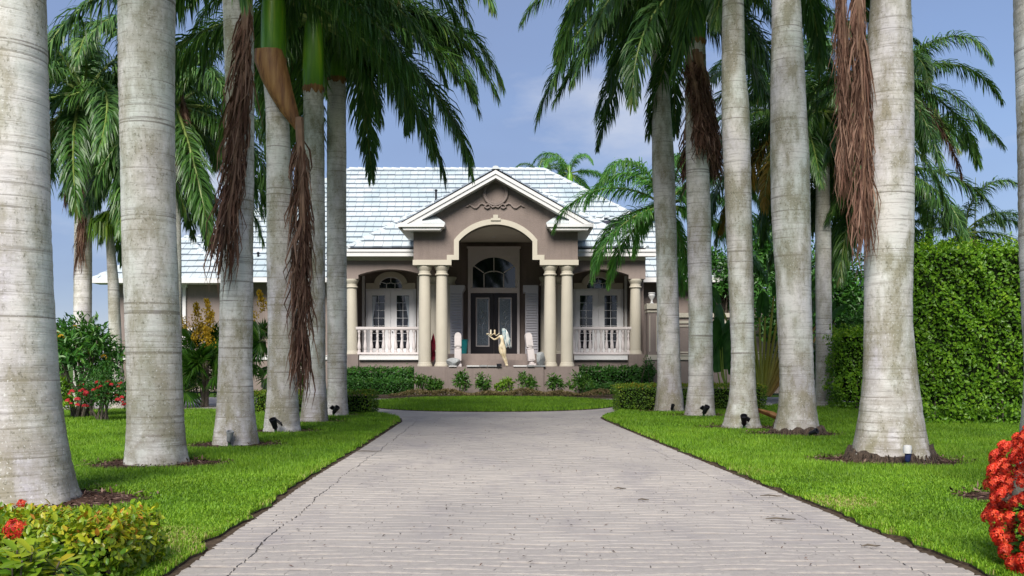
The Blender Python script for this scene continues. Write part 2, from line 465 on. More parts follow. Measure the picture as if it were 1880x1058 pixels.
struct(link('ground', mesh_np('ground', [(-900, -60, -0.09), (900, -60, -0.09), (900, 1800, -0.09), (-900, 1800, -0.09)], [[(0, 1, 2, 3)]]), MAT['lawn_soil']))
LE = [(2.5, -2.02), (4, -2.02), (6.05, -2.05), (7.5, -2.13), (8.7, -2.16), (11.25, -2.26), (14.8, -2.29), (19, -2.38), (22.0, -2.45), (23.4, -2.62), (24.4, -2.95)]
RE = [(2.5, 2.9), (4, 2.9), (6.14, 2.86), (7.6, 2.78), (9, 2.73), (11.1, 2.62), (15.3, 2.41), (20, 2.2), (22.6, 2.1), (23.6, 2.1), (24.6, 2.3)]
LD, LX = np.array(LE).T; RD, RX = np.array(RE).T
def ledge(d): return float(np.interp(d, LD, LX))
def redge(d): return float(np.interp(d, RD, RX))
def wob(poly, amp, step, seed):
    rr = np.random.default_rng(seed); out = []
    for (a, b) in zip(poly[:-1], poly[1:]):
        L = math.dist(a, b); k = max(1, int(L / step)) if L < 9 else 1
        for i in range(k):
            t = i / k; j = rr.normal(0, amp) if 0 < i else 0
            out.append((a[0] + (b[0] - a[0]) * t + j, a[1] + (b[1] - a[1]) * t))
    return out + [poly[-1]]
lawnL_edge = [(x, d) for d, x in LE] + [(-3.4, 25.3), (-3.75, 26.3), (-6.5, 26.9), (-9, 27.2)]
lawnR_edge = [(x, d) for d, x in RE] + [(2.62, 25.5), (2.8, 26.4), (3.1, 28.4), (7.6, 29.2), (9.0, 31.5)]
lawnL_edge = [(x - .065, y) for x, y in lawnL_edge]; lawnR_edge = [(x + .065, y) for x, y in lawnR_edge]
polyL = wob(lawnL_edge, 0.03, 0.16, 1) + [(-30, 27.2), (-30, 2.5)]
polyR = wob(lawnR_edge, 0.03, 0.16, 2) + [(30, 31.5), (30, 2.5)]
isl = []
for k in range(48):
    a = 2 * math.pi * k / 48
    r = 1 + 0.01 * math.sin(5 * a)
    isl.append((-0.6 + 4.15 * r * math.cos(a), 32.0 + 5.6 * r * math.sin(a)))
for nm, pl in (('lawn', polyL), ('lawn', polyR), ('lawn', isl)):
    sheet(nm, pl, -0.08, 0.015, [MAT['lawn_soil'], MAT['soil']])
sheet('road', [(-14, 23.5), (14, 23.5), (14, 38.2), (-14, 38.2)], -0.08, -0.004, [MAT['road_concrete']])
sheet('planting_bed', [(-5.2, 36.6), (4.2, 36.6), (4.6, 37.2), (4.6, 44.0), (-6.5, 44.0), (-6.5, 37.2)], -0.06, 0.045, [MAT['soil']])
sheet('driveway_base', [(ledge(d) - 0.06, d) for d in np.linspace(1.5, 24.4, 40)][::1] + [(redge(d) + 0.06, d) for d in np.linspace(24.4, 1.5, 40)], -0.07, -0.012, [MAT['joint_sand']])
for f_, s_ in ((ledge, -1), (redge, 1)):
    dl = np.linspace(2.6, 25.0, 90)
    sheet('soil_strip', [(f_(d) + s_ * .004, d) for d in dl] + [(f_(d) + s_ * .35, d) for d in dl[::-1]], -0.08, -0.002, [MAT['soil']])
drive = empty('driveway', (0.3, 12, 0)); struct(drive)
# pavers: rows with a gentle wave, tops uneven
def paver_template():
    b = [(-.5, -.5, -1), (.5, -.5, -1), (.5, .5, -1), (-.5, .5, -1)]
    m = [(-.5, -.5, -.10), (.5, -.5, -.10), (.5, .5, -.10), (-.5, .5, -.10)]
    tp = [(-.5, -.485, 0), (.5, -.485, 0), (.5, .42, 0), (-.5, .42, 0)]
    V = np.array(b + m + tp, dtype=np.float32)
    F = []
    for i in range(4):
        j = (i + 1) % 4
        F += [(i, j, j + 4, i + 4), (i + 4, j + 4, j + 8, i + 8)]
    F += [(8, 9, 10, 11)]
    return V, np.array(F, dtype=np.int32)
PV, PF = paver_template()
pav = []
row = 0
d = 3.2
while d < 24.2:
    pitch = rng.uniform(.118, .15)
    x0, x1 = ledge(d) + 0.30, redge(d) - 0.30
    x = x0 - rng.uniform(0, 0.15)
    ph = rng.uniform(0, 6.3); k1 = rng.uniform(5.5, 8.5); am = rng.uniform(.014, .032)
    crk = 0.012 * math.sin(d * 3.1) + 0.008 * math.sin(d * 7.7)
    fl_, fr_ = ledge(d) + 0.31 + crk, redge(d) - 0.31 + crk
    for (x0, x1) in ((ledge(d) - .01, fl_ - .014), (fl_, fr_), (fr_ + .010, redge(d) + .01)):   # border, field, border
        x = x0
        while x < x1 - .002:
            w = rng.uniform(0.09, 0.19)
            a, b = x, min(x + w, x1)
            xm = (a + b) / 2
            dy = 0.03 * math.sin(xm * 2.3 + d * 0.55) + am * math.sin(xm * k1 + ph)
            sl0 = 0.069 * math.cos(xm * 2.3 + d * 0.55) + am * k1 * math.cos(xm * k1 + ph)
            pav.append((xm, d + dy, rng.normal(0, 0.0007), b - a + 0.002, pitch * rng.uniform(.90, .975), math.atan(sl0) + rng.normal(0, 0.02), rng.normal(-.003, 0.006), rng.normal(0, 0.002), rng.random()))
            x += w
    d += pitch; row += 1
pav = np.array(pav)
vis = np.where((np.abs(pav[:, 0]) < 0.53 * pav[:, 1]) & (pav[:, 1] > 6.02))[0]
near = set(vis[np.argsort(pav[vis, 1])[:300]].tolist())
pt_me = []
for k in range(4):
    V = PV.copy(); V[:, 2] *= 0.035
    pt_me.append(mesh_np('paver', V, [PF], rnd=np.full(len(V), k / 3.0)))
    pt_me[-1].materials.append(MAT['paver'])
def rotm(rz, rx, ry): return Matrix.Rotation(rz, 3, 'Z') @ Matrix.Rotation(rx, 3, 'X') @ Matrix.Rotation(ry, 3, 'Y')
Vs, Fs, Rn = [], [], []; base = 0
for i, (x, y, z, w, l, rz, rx, ry, c) in enumerate(pav):
    if i in near:
        o = bpy.data.objects.new('paver', pt_me[int(c * 3.99)]); C.objects.link(o); o.parent = drive
        o.location = (x - 0.3, y - 12, z); o.scale = (w, l, 1); o.rotation_euler = (rx, ry, rz)
    else:
        V = PV * np.array([w, l, 0.035]); V = V @ np.array(rotm(rz, rx, ry)).T + np.array([x - 0.3, y - 12, z])
        Vs.append(V); Fs.append(PF + base); base += len(V); Rn.append(np.full(len(V), c))
tag(link('paver_field', mesh_np('paver_field', np.concatenate(Vs), [np.concatenate(Fs)], rnd=np.concatenate(Rn)), MAT['paver'], drive), kind='stuff')
# ------------------------------------------------------------------ the house
XC = gx(910, 40.0)
house = empty('house', (XC, 40.0, 0.0))
tag(house, 'taupe stucco house with white tiled roof, cream columns and arched entrance portico', 'house')
def lx(px, D): return gx(px, D) - XC
def ly(D): return D - 40.0
def P2(pts, D): return [(lx(x, D), gz(y, D)) for x, y in pts]
def hb(name, mat, x0, x1, D0, D1, z0, z1, parent=None):
    return MB().box(x0, x1, ly(D0), ly(D1), z0, z1).build(name, MAT[mat], parent or house)

def arcpts(xa, xb, yspring, ycrown, n=20):
    c = (xb - xa) / 2.0; h = yspring - ycrown
    rad = (c * c + h * h) / (2 * h); xm = (xa + xb) / 2; yc = ycrown + rad
    th = math.asin(min(1, c / rad))
    if h > c: th = math.pi - th
    return [(xm + rad * math.sin(-th + 2 * th * k / n), yc - rad * math.cos(-th + 2 * th * k / n)) for k in range(n + 1)]

# portico front wall with stepped arch opening
inner = [(758, 487), (829, 487), (829, 477.5), (842.5, 477.5), (842.5, 443.5)] + arcpts(842.5, 977.5, 443.5, 412.5)[1:-1] + [(977.5, 443.5), (977.5, 477.5), (991, 477.5), (991, 487), (1062, 487)]
outer = [(758, 477.5), (820.5, 477.5), (820.5, 468.5), (833.5, 468.5), (833.5, 441)] + arcpts(833.5, 986.5, 441, 402.5)[1:-1] + [(986.5, 441), (986.5, 468.5), (999.5, 468.5), (999.5, 477.5), (1062, 477.5)]
top = [(1062, 396), (910, 311), (758, 396)]
# split into quads so that the ngon stays clean: a strip between opening and roof line
def roofy(x): return 311 + abs(x - 910) * 0.5592
wall_lo = [(759.2, 486.5)] + inner[1:-1] + [(1060.8, 486.5)]
wall_hi = [(x, max(roofy(x), 311)) for x, y in wall_lo]
w = MB()
A = P2(wall_lo, 40.0); B = P2(wall_hi, 40.0)
w.band(A, B, ly(40.0), ly(40.5))
pw = w.build('portico_wall', MAT['stucco'], house, sharp=20)
tr = MB().band(P2(outer, 40.0), P2(inner, 40.0), ly(39.93), ly(40.52)).build('arch_trim', MAT['cream'], house, sharp=20)
MB().prism(P2([(901, 405), (919, 405), (919, 400.5), (914.5, 400.5), (914.5, 394.5), (905.5, 394.5), (905.5, 400.5), (901, 400.5)], 39.9), ly(39.88), ly(40.1)).build('keystone', MAT['cream'], tr)
# side beams, ceiling, inner walls of the portico
bz0, bz1 = gz(487, 40), gz(398, 40)
for s in (-1, 1):
    hb('portico_side_beam', 'stucco', *(sorted((s * 2.78, s * 3.355))), 40.5, 46.0, bz0 + 0.02, bz1)
hb('portico_ceiling', 'ceiling_paint', -2.78, 2.78, 40.5, 46.0, gz(412, 40), gz(412, 40) + 0.12)
MB().lathe([(0.09, 0), (0.11, 0.02), (0.11, 0.05)], (lx(906, 44), ly(44), gz(412, 40) - 0.03), 16).build('recessed_light', MAT['white_paint'], house)

# plinth, steps, floors
PZ = 1.19; FZ = 1.72
hb('plinth', 'stucco_smooth', lx(760.5, 39.6), lx(821, 39.6), 39.6, 41.5, 0, PZ)
hb('plinth', 'stucco_smooth', lx(998, 39.6), lx(1063, 39.6), 39.6, 41.5, 0, PZ)
hb('plinth_front', 'stucco_smooth', lx(821, 39.6) + 0.003, lx(998, 39.6) - 0.003, 39.52, 41.5, 0, PZ - 0.01)
rr = random.Random(4)
x = lx(824, 39.5)
while x < lx(994, 39.5):
    wd = rr.uniform(0.25, 0.6)
    if rr.random() < 0.85:
        MB().box(x, x + wd - 0.02, ly(39.44 + rr.uniform(0, 0.05)), ly(39.9), PZ - 0.006, PZ + rr.uniform(0.03, 0.055)).build('ledge_stone', MAT['white_paint'] if rr.random() < .6 else MAT['rock'], house)
    x += wd
MB().box(lx(912, 39.55), lx(921, 39.55), ly(39.42), ly(39.6), PZ + 0.0, PZ + 0.11).build('ledge_drain', MAT['black_metal'], house)
hb('step', 'stucco_smooth', lx(838, 41), lx(978, 41), 41.0, 41.6, PZ - 0.05, 1.46)
hb('step', 'stucco_smooth', lx(838, 41.4), lx(978, 41.4), 41.4, 41.9, 1.40, FZ)
hb('porch_floor', 'stucco_smooth', -3.29, 3.29, 41.9, 46.0, 1.3, FZ - 0.004)
hb('porch_floor', 'stucco_smooth', -6.9, -3.295, 44.2, 46.5, 1.3, FZ - 0.004)
hb('porch_floor', 'stucco_smooth', 3.295, 6.6, 44.2, 46.5, 1.3, FZ - 0.004)
hb('portico_inner_base', 'stucco_smooth', -3.3, lx(838, 41.4), 41.5, 41.9, 0, FZ)
hb('portico_inner_base', 'stucco_smooth', lx(978, 41.4), 3.3, 41.5, 41.9, 0, FZ)

# columns
def column(cx, D, z0, z1, r):
    h = z1 - z0
    m = MB()
    prof = [(r * 1.06, 0.16)]
    for k in range(9):
        t = k / 8
        prof.append((r * (1.0 + 0.05 * (1 - t) + 0.02 * math.sin(math.pi * t)) - r * 0.1 * t * t, 0.16 + (h - 0.56) * t))
    prof += [(r * .94, h - 0.40), (r * 1.1, h - 0.385), (r * 1.14, h - 0.36), (r * 1.1, h - 0.335), (r * .95, h - 0.32), (r * .95, h - 0.2)]
    m.lathe(prof, (cx, ly(D), z0), 28)
    o = m.build('column', MAT['cream'], house)
    MB().lathe([(r * .95, h - .21), (r * 1.02, h - .19), (r * 1.08, h - .15), (r * 1.25, h - .085), (r * 1.27, h - .06), (r * 1.27, h)], (cx, ly(D), z0), 28).build('capital', MAT['cream'], o)
    MB().lathe([(r * 1.26, 0), (r * 1.27, .05), (r * 1.22, .075), (r * 1.15, .085), (r * 1.17, .11), (r * 1.13, .14), (r * 1.04, .165)], (cx, ly(D), z0), 28).build('base', MAT['cream'], o)
    return o
for px in (778.5, 810.2, 1010.3, 1041.7):
    column(lx(px, 39.98), 40.28, PZ, bz0 - 0.005, 0.245)
for px in (778.5, 810.2, 1010.3, 1041.7):
    column(lx(px, 39.98), 45.5, FZ, bz0 - 0.005, 0.245)
PCL, PCR = lx(646, 44.0), lx(1166.5, 44.0)
for cx in (PCL, PCR):
    column(cx, 44.0, FZ, gz(513, 44), 0.245)

# entrance wall and doors
DE = 45.75
hb('entrance_wall', 'stucco', -2.9, 2.9, 46.0, 46.3, FZ, 7.2)
fz = lambda y: gz(y, DE)
fx = lambda x: lx(x, DE)
fr = hb('entrance_frame', 'pink_white', fx(859), fx(864), DE, 46.0, FZ, fz(456))
hb('jamb', 'pink_white', fx(949.5), fx(954), DE, 46.0, FZ, fz(456), fr)
hb('lintel', 'pink_white', fx(864), fx(949.5), DE + 0.003, 46.0, fz(470), fz(456), fr)
hb('lintel_cap', 'pink_white', fx(857), fx(956), DE - 0.08, 46.0, fz(456), fz(453), fr)
hb('sill_band', 'pink_white', fx(864), fx(949.5), DE + 0.003, 46.0, fz(538), fz(528.5), fr)
# transom window with fan muntins
tz0, tz1 = fz(528.5), fz(470)
tw = MB().box(fx(864), fx(949.5), ly(DE + 0.12), ly(DE + 0.16), tz0, tz1).build('transom_window', MAT['glass_dark'], house)
arc_o = arcpts(867.5, 946, 491, 472.5, 16)
sp = MB().band(P2([(864, 470)] + [(x, 470) for x, y in arc_o] + [(949.5, 470)], DE), P2([(864, 491)] + arc_o + [(949.5, 491)], DE), ly(DE + .06), ly(DE + .13)).build('spandrel', MAT['pink_white'], tw)
def bar(parent, a, b, D, wd=0.04, name='muntin', mat='pink_white', dep=0.05):
    pa, pb = (lx(a[0], D), gz(a[1], D)), (lx(b[0], D), gz(b[1], D))
    dx, dz = pb[0] - pa[0], pb[1] - pa[1]; L = math.hypot(dx, dz); nx, nz = -dz / L * wd / 2, dx / L * wd / 2
    return MB().prism([(pa[0] + nx, pa[1] + nz), (pa[0] - nx, pa[1] - nz), (pb[0] - nx, pb[1] - nz), (pb[0] + nx, pb[1] + nz)], ly(D), ly(D) + dep).build(name, MAT[mat], parent)
bar(tw, (906.7, 500), (906.7, 472.5), DE + .07)
bar(tw, (888, 501), (868, 487), DE + .07); bar(tw, (925, 501), (946, 487), DE + .07)
bar(tw, (888.5, 528), (888.5, 503), DE + .07); bar(tw, (924.5, 528), (924.5, 503), DE + .07)
ia = arcpts(888.5, 924.5, 503, 498, 10); 
MB().band(P2([(x, y - 1) for x, y in ia], DE), P2([(x, y + 0.6) for x, y in ia], DE), ly(DE + .07), ly(DE + .12)).build('muntin', MAT['pink_white'], tw)
bar(tw, (866, 528), (866, 474), DE + .065, 0.09); bar(tw, (947.8, 528), (947.8, 474), DE + .065, 0.09)
def lead_curve(parent, pts, D, r=0.012):
    MB().tube([(lx(x, D), ly(D), gz(y, D)) for x, y in pts], r, 5).build('lead_scroll', MAT['lead'], parent)
for (a, b, g0, g1) in ((864, 906.6, 873.5, 898.5), (907, 949.5, 915, 939.5)):
    dr = MB().box(fx(a) + .004, fx(b) - .004, ly(DE + .1), ly(DE + .16), FZ + 0.01, fz(538.2)).build('entrance_door', MAT['dark_wood'], house)
    gf = MB().box(fx(g0), fx(g1), ly(DE + .075), ly(DE + .098), fz(636.5), fz(546.5)).build('glass_frame', MAT['pink_white'], dr)
    MB().box(fx(g0 + 2), fx(g1 - 2), ly(DE + .062), ly(DE + .074), fz(634.5), fz(548.5)).build('leaded_glass', MAT['glass_leaded'], dr)
    c = (g0 + g1) / 2
    Dl = DE + .055
    for s in (-1, 1):
        lead_curve(dr, [(c, 600), (c + s * 2, 592), (c + s * 6, 588), (c + s * 8, 592), (c + s * 5, 596), (c + s * 1, 594)], Dl)
        lead_curve(dr, [(c, 586), (c + s * 3, 582), (c + s * 3.2, 577), (c, 571)], Dl)
        lead_curve(dr, [(c + s * 10, 632), (c + s * 10, 551), (c, 551)], Dl, .008)
        lead_curve(dr, [(c, 606), (c + s * 3, 603), (c + s * 2.5, 598), (c, 600)], Dl)
    lead_curve(dr, [(c, 616), (c, 600)], Dl); lead_curve(dr, [(c - 10, 632), (c + 10, 632)], Dl, .008)
    hx_ = fx(903.5 if a < 900 else 910.5)
    MB().tube([(hx_, ly(DE + .05), fz(604)), (hx_, ly(DE + .03), fz(598)), (hx_, ly(DE + .05), fz(592))], .018, 6).build('handle', MAT['black_metal'], dr)
# louvred shutter piers either side of the doors
for (a, b, s) in ((826.5, 849, 1), (964.5, 988, -1)):
    D_ = 44.9
    x0, x1 = lx(a, D_), lx(b, D_)
    pr = MB().box(x0, x1, ly(D_), ly(D_) + .8, FZ, gz(537, D_)).build('shutter_pier', MAT['louvre_white'], house)
    MB().prism([(x0 - .1 * (s < 0), gz(537, D_)), (x1 + .0, gz(537, D_)), (x1 + (.1 if s > 0 else 0), gz(530, D_)), (x1 + (.1 if s > 0 else 0), gz(524, D_)), (x0 - (.1 if s < 0 else 0), gz(524, D_)), (x0 - (.1 if s < 0 else 0), gz(530, D_))], ly(D_) - .06, ly(D_) + .85).build('capital', MAT['louvre_white'], pr)
    nsl = 22; zz0, zz1 = FZ + .2, gz(539, D_)
    sl_me = MB().add([(x0 + .04, ly(D_) - .002, 0), (x1 - .04, ly(D_) - .002, 0), (x1 - .04, ly(D_) - .045, -.06), (x0 + .04, ly(D_) - .045, -.06), (x0 + .04, ly(D_) - .002, -.07), (x1 - .04, ly(D_) - .002, -.07)], [(0, 1, 2, 3), (3, 2, 5, 4), (0, 3, 4), (1, 5, 2)]).mesh('slat', None)
    for k in range(nsl):
        o = link('slat', sl_me, MAT['louvre_white'], pr); o.location.z = zz0 + (zz1 - zz0) * (k + 1) / nsl

# porches: beams, base walls, French doors, balustrades
def lathe_mesh(name, prof, n=14):
    return MB().lathe(prof, (0, 0, 0), n).mesh(name)
BAL_H = 0.98
prof = [(.075, 0), (.075, .06), (.05, .07), (.06, .1), (.075, .14), (.085, .2), (.07, .3), (.045, .42), (.036, .5), (.05, .54), (.05, .57), (.036, .6), (.05, .68), (.075, .72), (.075, .78)]
bal_me = lathe_mesh('baluster', [(r, z / .78 * .86) for r, z in prof]); bal_me.materials.append(MAT['pink_white'])
def balustrade(x0, x1, D, zb, n):
    zt = zb + 1.23
    o = MB().box(x0, x1, ly(D) - .11, ly(D) + .11, zt - .1, zt).box(x0 + .02, x1 - .02, ly(D) - .085, ly(D) + .085, zt - .14, zt - .1).build('balustrade', MAT['pink_white'], house)
    MB().box(x0 - .02, x1 + .02, ly(D) - .1, ly(D) + .1, zb, zb + .09).build('bottom_rail', MAT['pink_white'], o)
    for k in range(n):
        b = link('baluster', bal_me, None, o)
        b.location = (x0 + (x1 - x0) * (k + .5) / n, ly(D), zb + .09)
        b.scale = (1, 1, (1.23 - .14 - .09) / .86)
for s, xc in ((-1, PCL), (1, PCR)):
    xin = s * 3.3; xo = xc + s * .42
    a, b = sorted((xin, xo))
    # arched beam
    zc = gz(513, 44); zt = gz(479, 43.8)
    xs0 = xc - s * .33
    pts = []
    N = 14
    for k in range(N + 1):
        t = k / N
        xx = xs0 + (xin - xs0) * t
        pts.append((xx, gz(505, 43.8) + .25 * (1 - (2 * t - 1) ** 2)))
    lo = [(xo, zc), (xs0, zc)] + pts
    hi = [(p[0], zt) for p in lo]
    if s > 0: pass
    MB().band(lo, hi, ly(43.75), ly(44.3)).build('porch_beam', MAT['stucco_smooth'], house, sharp=20)
    hb('soffit_band', 'cream', a, b, 43.68, 44.3, zt + .003, gz(470, 43.7))
    hb('gutter', 'white_paint', *(sorted((s * 3.37, xo + s * .42))), 43.2, 43.36, gz(471, 43.3), gz(459.5, 43.3))
    hb('gutter_lip', 'white_paint', *(sorted((s * 3.37, xo + s * .45))), 43.15, 43.2, gz(463, 43.3), gz(458.5, 43.3))
    hb('soffit', 'white_paint', *(sorted((s * 3.37, xo + s * .40))), 43.36, 43.75, gz(471, 43.3) + .01, gz(471, 43.3) + .05)
    hb('porch_ceiling', 'ceiling_paint', a, b, 44.3, 46.5, zt - .1, zt - .02)
    hb('porch_base_wall', 'stucco_smooth', a, b, 43.65, 44.4, 0, 1.46)
    hb('base_band', 'white_paint', *(sorted((s * 3.3, xc - s * .4))), 43.55, 44.3, gz(661, 43.6), FZ - .05)
    hb('band_fillet', 'white_paint', *(sorted((s * 3.3, xc - s * .4))), 43.50, 43.55, gz(661, 43.6), gz(658.6, 43.6))
    hb('column_pedestal', 'stucco_smooth', xc - .36, xc + .36, 43.5, 44.4, 0, FZ)
    xr = sorted((xc - s * .2, s * 3.32))
    balustrade(xr[0], xr[1], 43.95, FZ - .0, 11)
    # back wall, side wall
    hb('porch_back_wall', 'stucco', a, b, 46.5, 46.8, 0, 6.3)
    hb('porch_side_wall', 'stucco', *sorted((xo - s * .25, xo)), 44.4, 46.5, 0, 6.2)
    # French doors
    DF = 46.4
    c = lx(717.6, DF) if s < 0 else lx(1098.4, DF)
    hw = 1.1
    ztop = gz(534, DF)
    frm = MB().box(c - hw - .08, c + hw + .08, ly(DF), ly(46.5), FZ, ztop + .09).build('door_surround', MAT['door_white'], house)
    for q in (-1, 1):
        hb('corner_post', 'white_paint', c + q * 1.3 - .06, c + q * 1.3 + .06, DF - .05, 46.5, FZ, gz(507, DF), frm)
        d0, d1 = sorted((c + q * .005, c + q * hw))
        door = MB().box(d0 + .004, d1 - .004, ly(DF - .06), ly(DF) - .002, FZ + .01, ztop).build('french_door', MAT['door_white'], house)
        g0, g1 = d0 + .22, d1 - .27
        if q > 0: g0, g1 = d0 + .27, d1 - .22
        z0, z1 = FZ + .3, gz(542.5, DF)
        nr = 7
        pw_, ph_ = (g1 - g0) / 2, (z1 - z0) / nr
        pane_me = MB().box(0, pw_ - .025, 0, .012, 0, ph_ - .025).mesh('pane'); pane_me.materials.append(MAT['glass_dark'])
        for i in range(2):
            for j in range(nr):
                o = link('pane', pane_me, None, door)
                o.location = (g0 + i * pw_ + .0125, ly(DF - .06) - .014, z0 + j * ph_ + .0125)
        xk = c + q * .09
        MB().lathe([(.01, 0), (.03, .01), (.035, .035), (.02, .055)], (0, 0, 0), 10).build('handle', MAT['black_metal'], door).location = (xk, ly(DF - .1), FZ + 1.05)
        # tied curtain panel seen inside the glass
        if s < 0:
            xe = d0 + .24 if q < 0 else d1 - .24
            qq = 1 if q < 0 else -1
            MB().prism([(xe, z1 - .05), (xe + qq * .2, z1 - .05), (xe + qq * .13, z1 - .5), (xe + qq * .03, z1 - 1.1), (xe + qq * .05, z1 - 1.5), (xe, z1 - 1.7)][:: -qq], ly(DF - .06) - .0185, ly(DF - .06) - .0145).build('curtain', MAT['curtain'], door)
    # arched fanlight with cream surround
    xw0, xw1 = c - .54, c + .54
    zs, zcw = gz(531, DF), gz(508.5, DF)
    def arc_m(x0_, x1_, zs_, zc_, n=14):
        return [(x, z) for x, z in [((x0_ + x1_) / 2 + (x1_ - x0_) / 2 * -math.cos(math.pi * k / n), zs_ + (zc_ - zs_) * math.sin(math.pi * k / n)) for k in range(n + 1)]]
    spring = zs + .2
    win = MB().prism([(xw1, zs), ] + arc_m(xw0, xw1, spring, zcw)[::-1] + [(xw0, zs)], ly(DF - .03), ly(DF)).build('fanlight', MAT['glass_dark'], house)
    oa = [(xw0 - .62, zs + .28), (xw0 - .24, zs + .28)] + arc_m(xw0 - .24, xw1 + .24, spring + .05, zcw + .24) + [(xw1 + .24, zs + .28), (xw1 + .62, zs + .28)]
    ia_ = [(xw0 - .62, zs - .0), (xw0, zs)] + arc_m(xw0, xw1, spring, zcw) + [(xw1, zs), (xw1 + .62, zs)]
    MB().band(oa, ia_, ly(DF - .1), ly(46.5)).build('window_surround', MAT['cream'], win, sharp=20)
    wa = arc_m(xw0 + .0, xw1, spring, zcw); wb = arc_m(xw0 + .05, xw1 - .05, spring, zcw - .05)
    MB().band(wa, wb, ly(DF - .06), ly(DF - .03)).build('window_frame', MAT['white_paint'], win, sharp=20)
    for (p, q) in (((c, zs + .28), (c, zcw)), ((c - .2, zs), (c - .2, zs + .26)), ((c + .2, zs), (c + .2, zs + .26)), ((c - .2, zs + .25), (c - .5, zs + .33)), ((c + .2, zs + .25), (c + .5, zs + .33)), ((c - .2, zs + .25), (c, zs + .29)), ((c + .2, zs + .25), (c, zs + .29)), ((xw0, zs + .015), (xw1, zs + .015))):
        dx, dz = q[0] - p[0], q[1] - p[1]; L = math.hypot(dx, dz); nx, nz = -dz / L * .015, dx / L * .015
        MB().prism([(p[0] + nx, p[1] + nz), (p[0] - nx, p[1] - nz), (q[0] - nx, q[1] - nz), (q[0] + nx, q[1] + nz)], ly(DF - .055), ly(DF - .028)).build('muntin', MAT['white_paint'], win)

# wings
MXL, MXR = -19.0 - XC, 11.6 - XC
WL0, WL1 = -19.3 - XC, -12.75 - XC
def wing_wall(x0, x1, D, zt):
    o = hb('wing_wall', 'stucco_smooth', x0, x1, D, D + .4, 0, zt)
    hb('base_band', 'white_paint', x0 - .02, x1 + .02, D - .07, D + .1, gz(660.5, D), gz(654, D), o)
    hb('band_fillet', 'white_paint', x0 - .03, x1 + .03, D - .1, D + .1, gz(654, D), gz(652.6, D), o)
    return o
wing_wall(MXL + .6, -6.9, 46.9, 5.2)
wing_wall(6.75, MXR - .6, 46.9, 5.2)
wing_wall(WL0 + .6, WL1 - .6, 45.9, 5.05)
hb('wing_side_wall', 'stucco_smooth', WL1 - .9, WL1 - .597, 45.92, 46.95, 0, 5.0)
hb('gutter', 'white_paint', MXL + .1, -6.95, 45.86, 46.02, gz(518.5, 46), gz(511.5, 46) + .04)
hb('gutter', 'white_paint', 6.8, MXR - .1, 45.86, 46.02, gz(518.5, 46), gz(511.5, 46) + .04)
hb('gutter', 'white_paint', WL0 - .05, WL1 + .05, 44.86, 45.02, gz(520, 45), gz(512, 45) + .02)
hb('soffit', 'white_paint', MXL + .1, -6.95, 46.02, 46.95, 5.16, 5.2)
hb('soffit', 'white_paint', 6.8, MXR - .1, 46.02, 46.95, 5.16, 5.2)
hb('soffit', 'white_paint', WL0, WL1, 45.02, 45.95, 5.0, 5.04)
# side door with balcony on the wing behind the second palm
o = hb('wing_window', 'glass_dark', lx(276, 45.85), lx(334, 45.85), 45.84, 45.9, FZ, gz(528, 45.85))
for px in (273, 304, 335): hb('frame_post', 'white_paint', lx(px, 45.8), lx(px + 6, 45.8), 45.78, 45.88, FZ - .2, gz(524, 45.8), o)
hb('frame_head', 'white_paint', lx(270, 45.8), lx(344, 45.8), 45.76, 45.88, gz(528, 45.8), gz(521, 45.8), o)
hb('balcony_floor', 'pink_white', lx(240, 45), lx(357, 45), 44.7, 45.9, FZ - .2, FZ - .02)
balustrade(lx(242, 45), lx(356, 45), 44.85, FZ - .02, 9)
ub = hb('utility_box', 'black_metal', lx(481, 46.8), lx(489, 46.8), 46.65, 46.9, gz(712, 46.8), gz(697, 46.8))

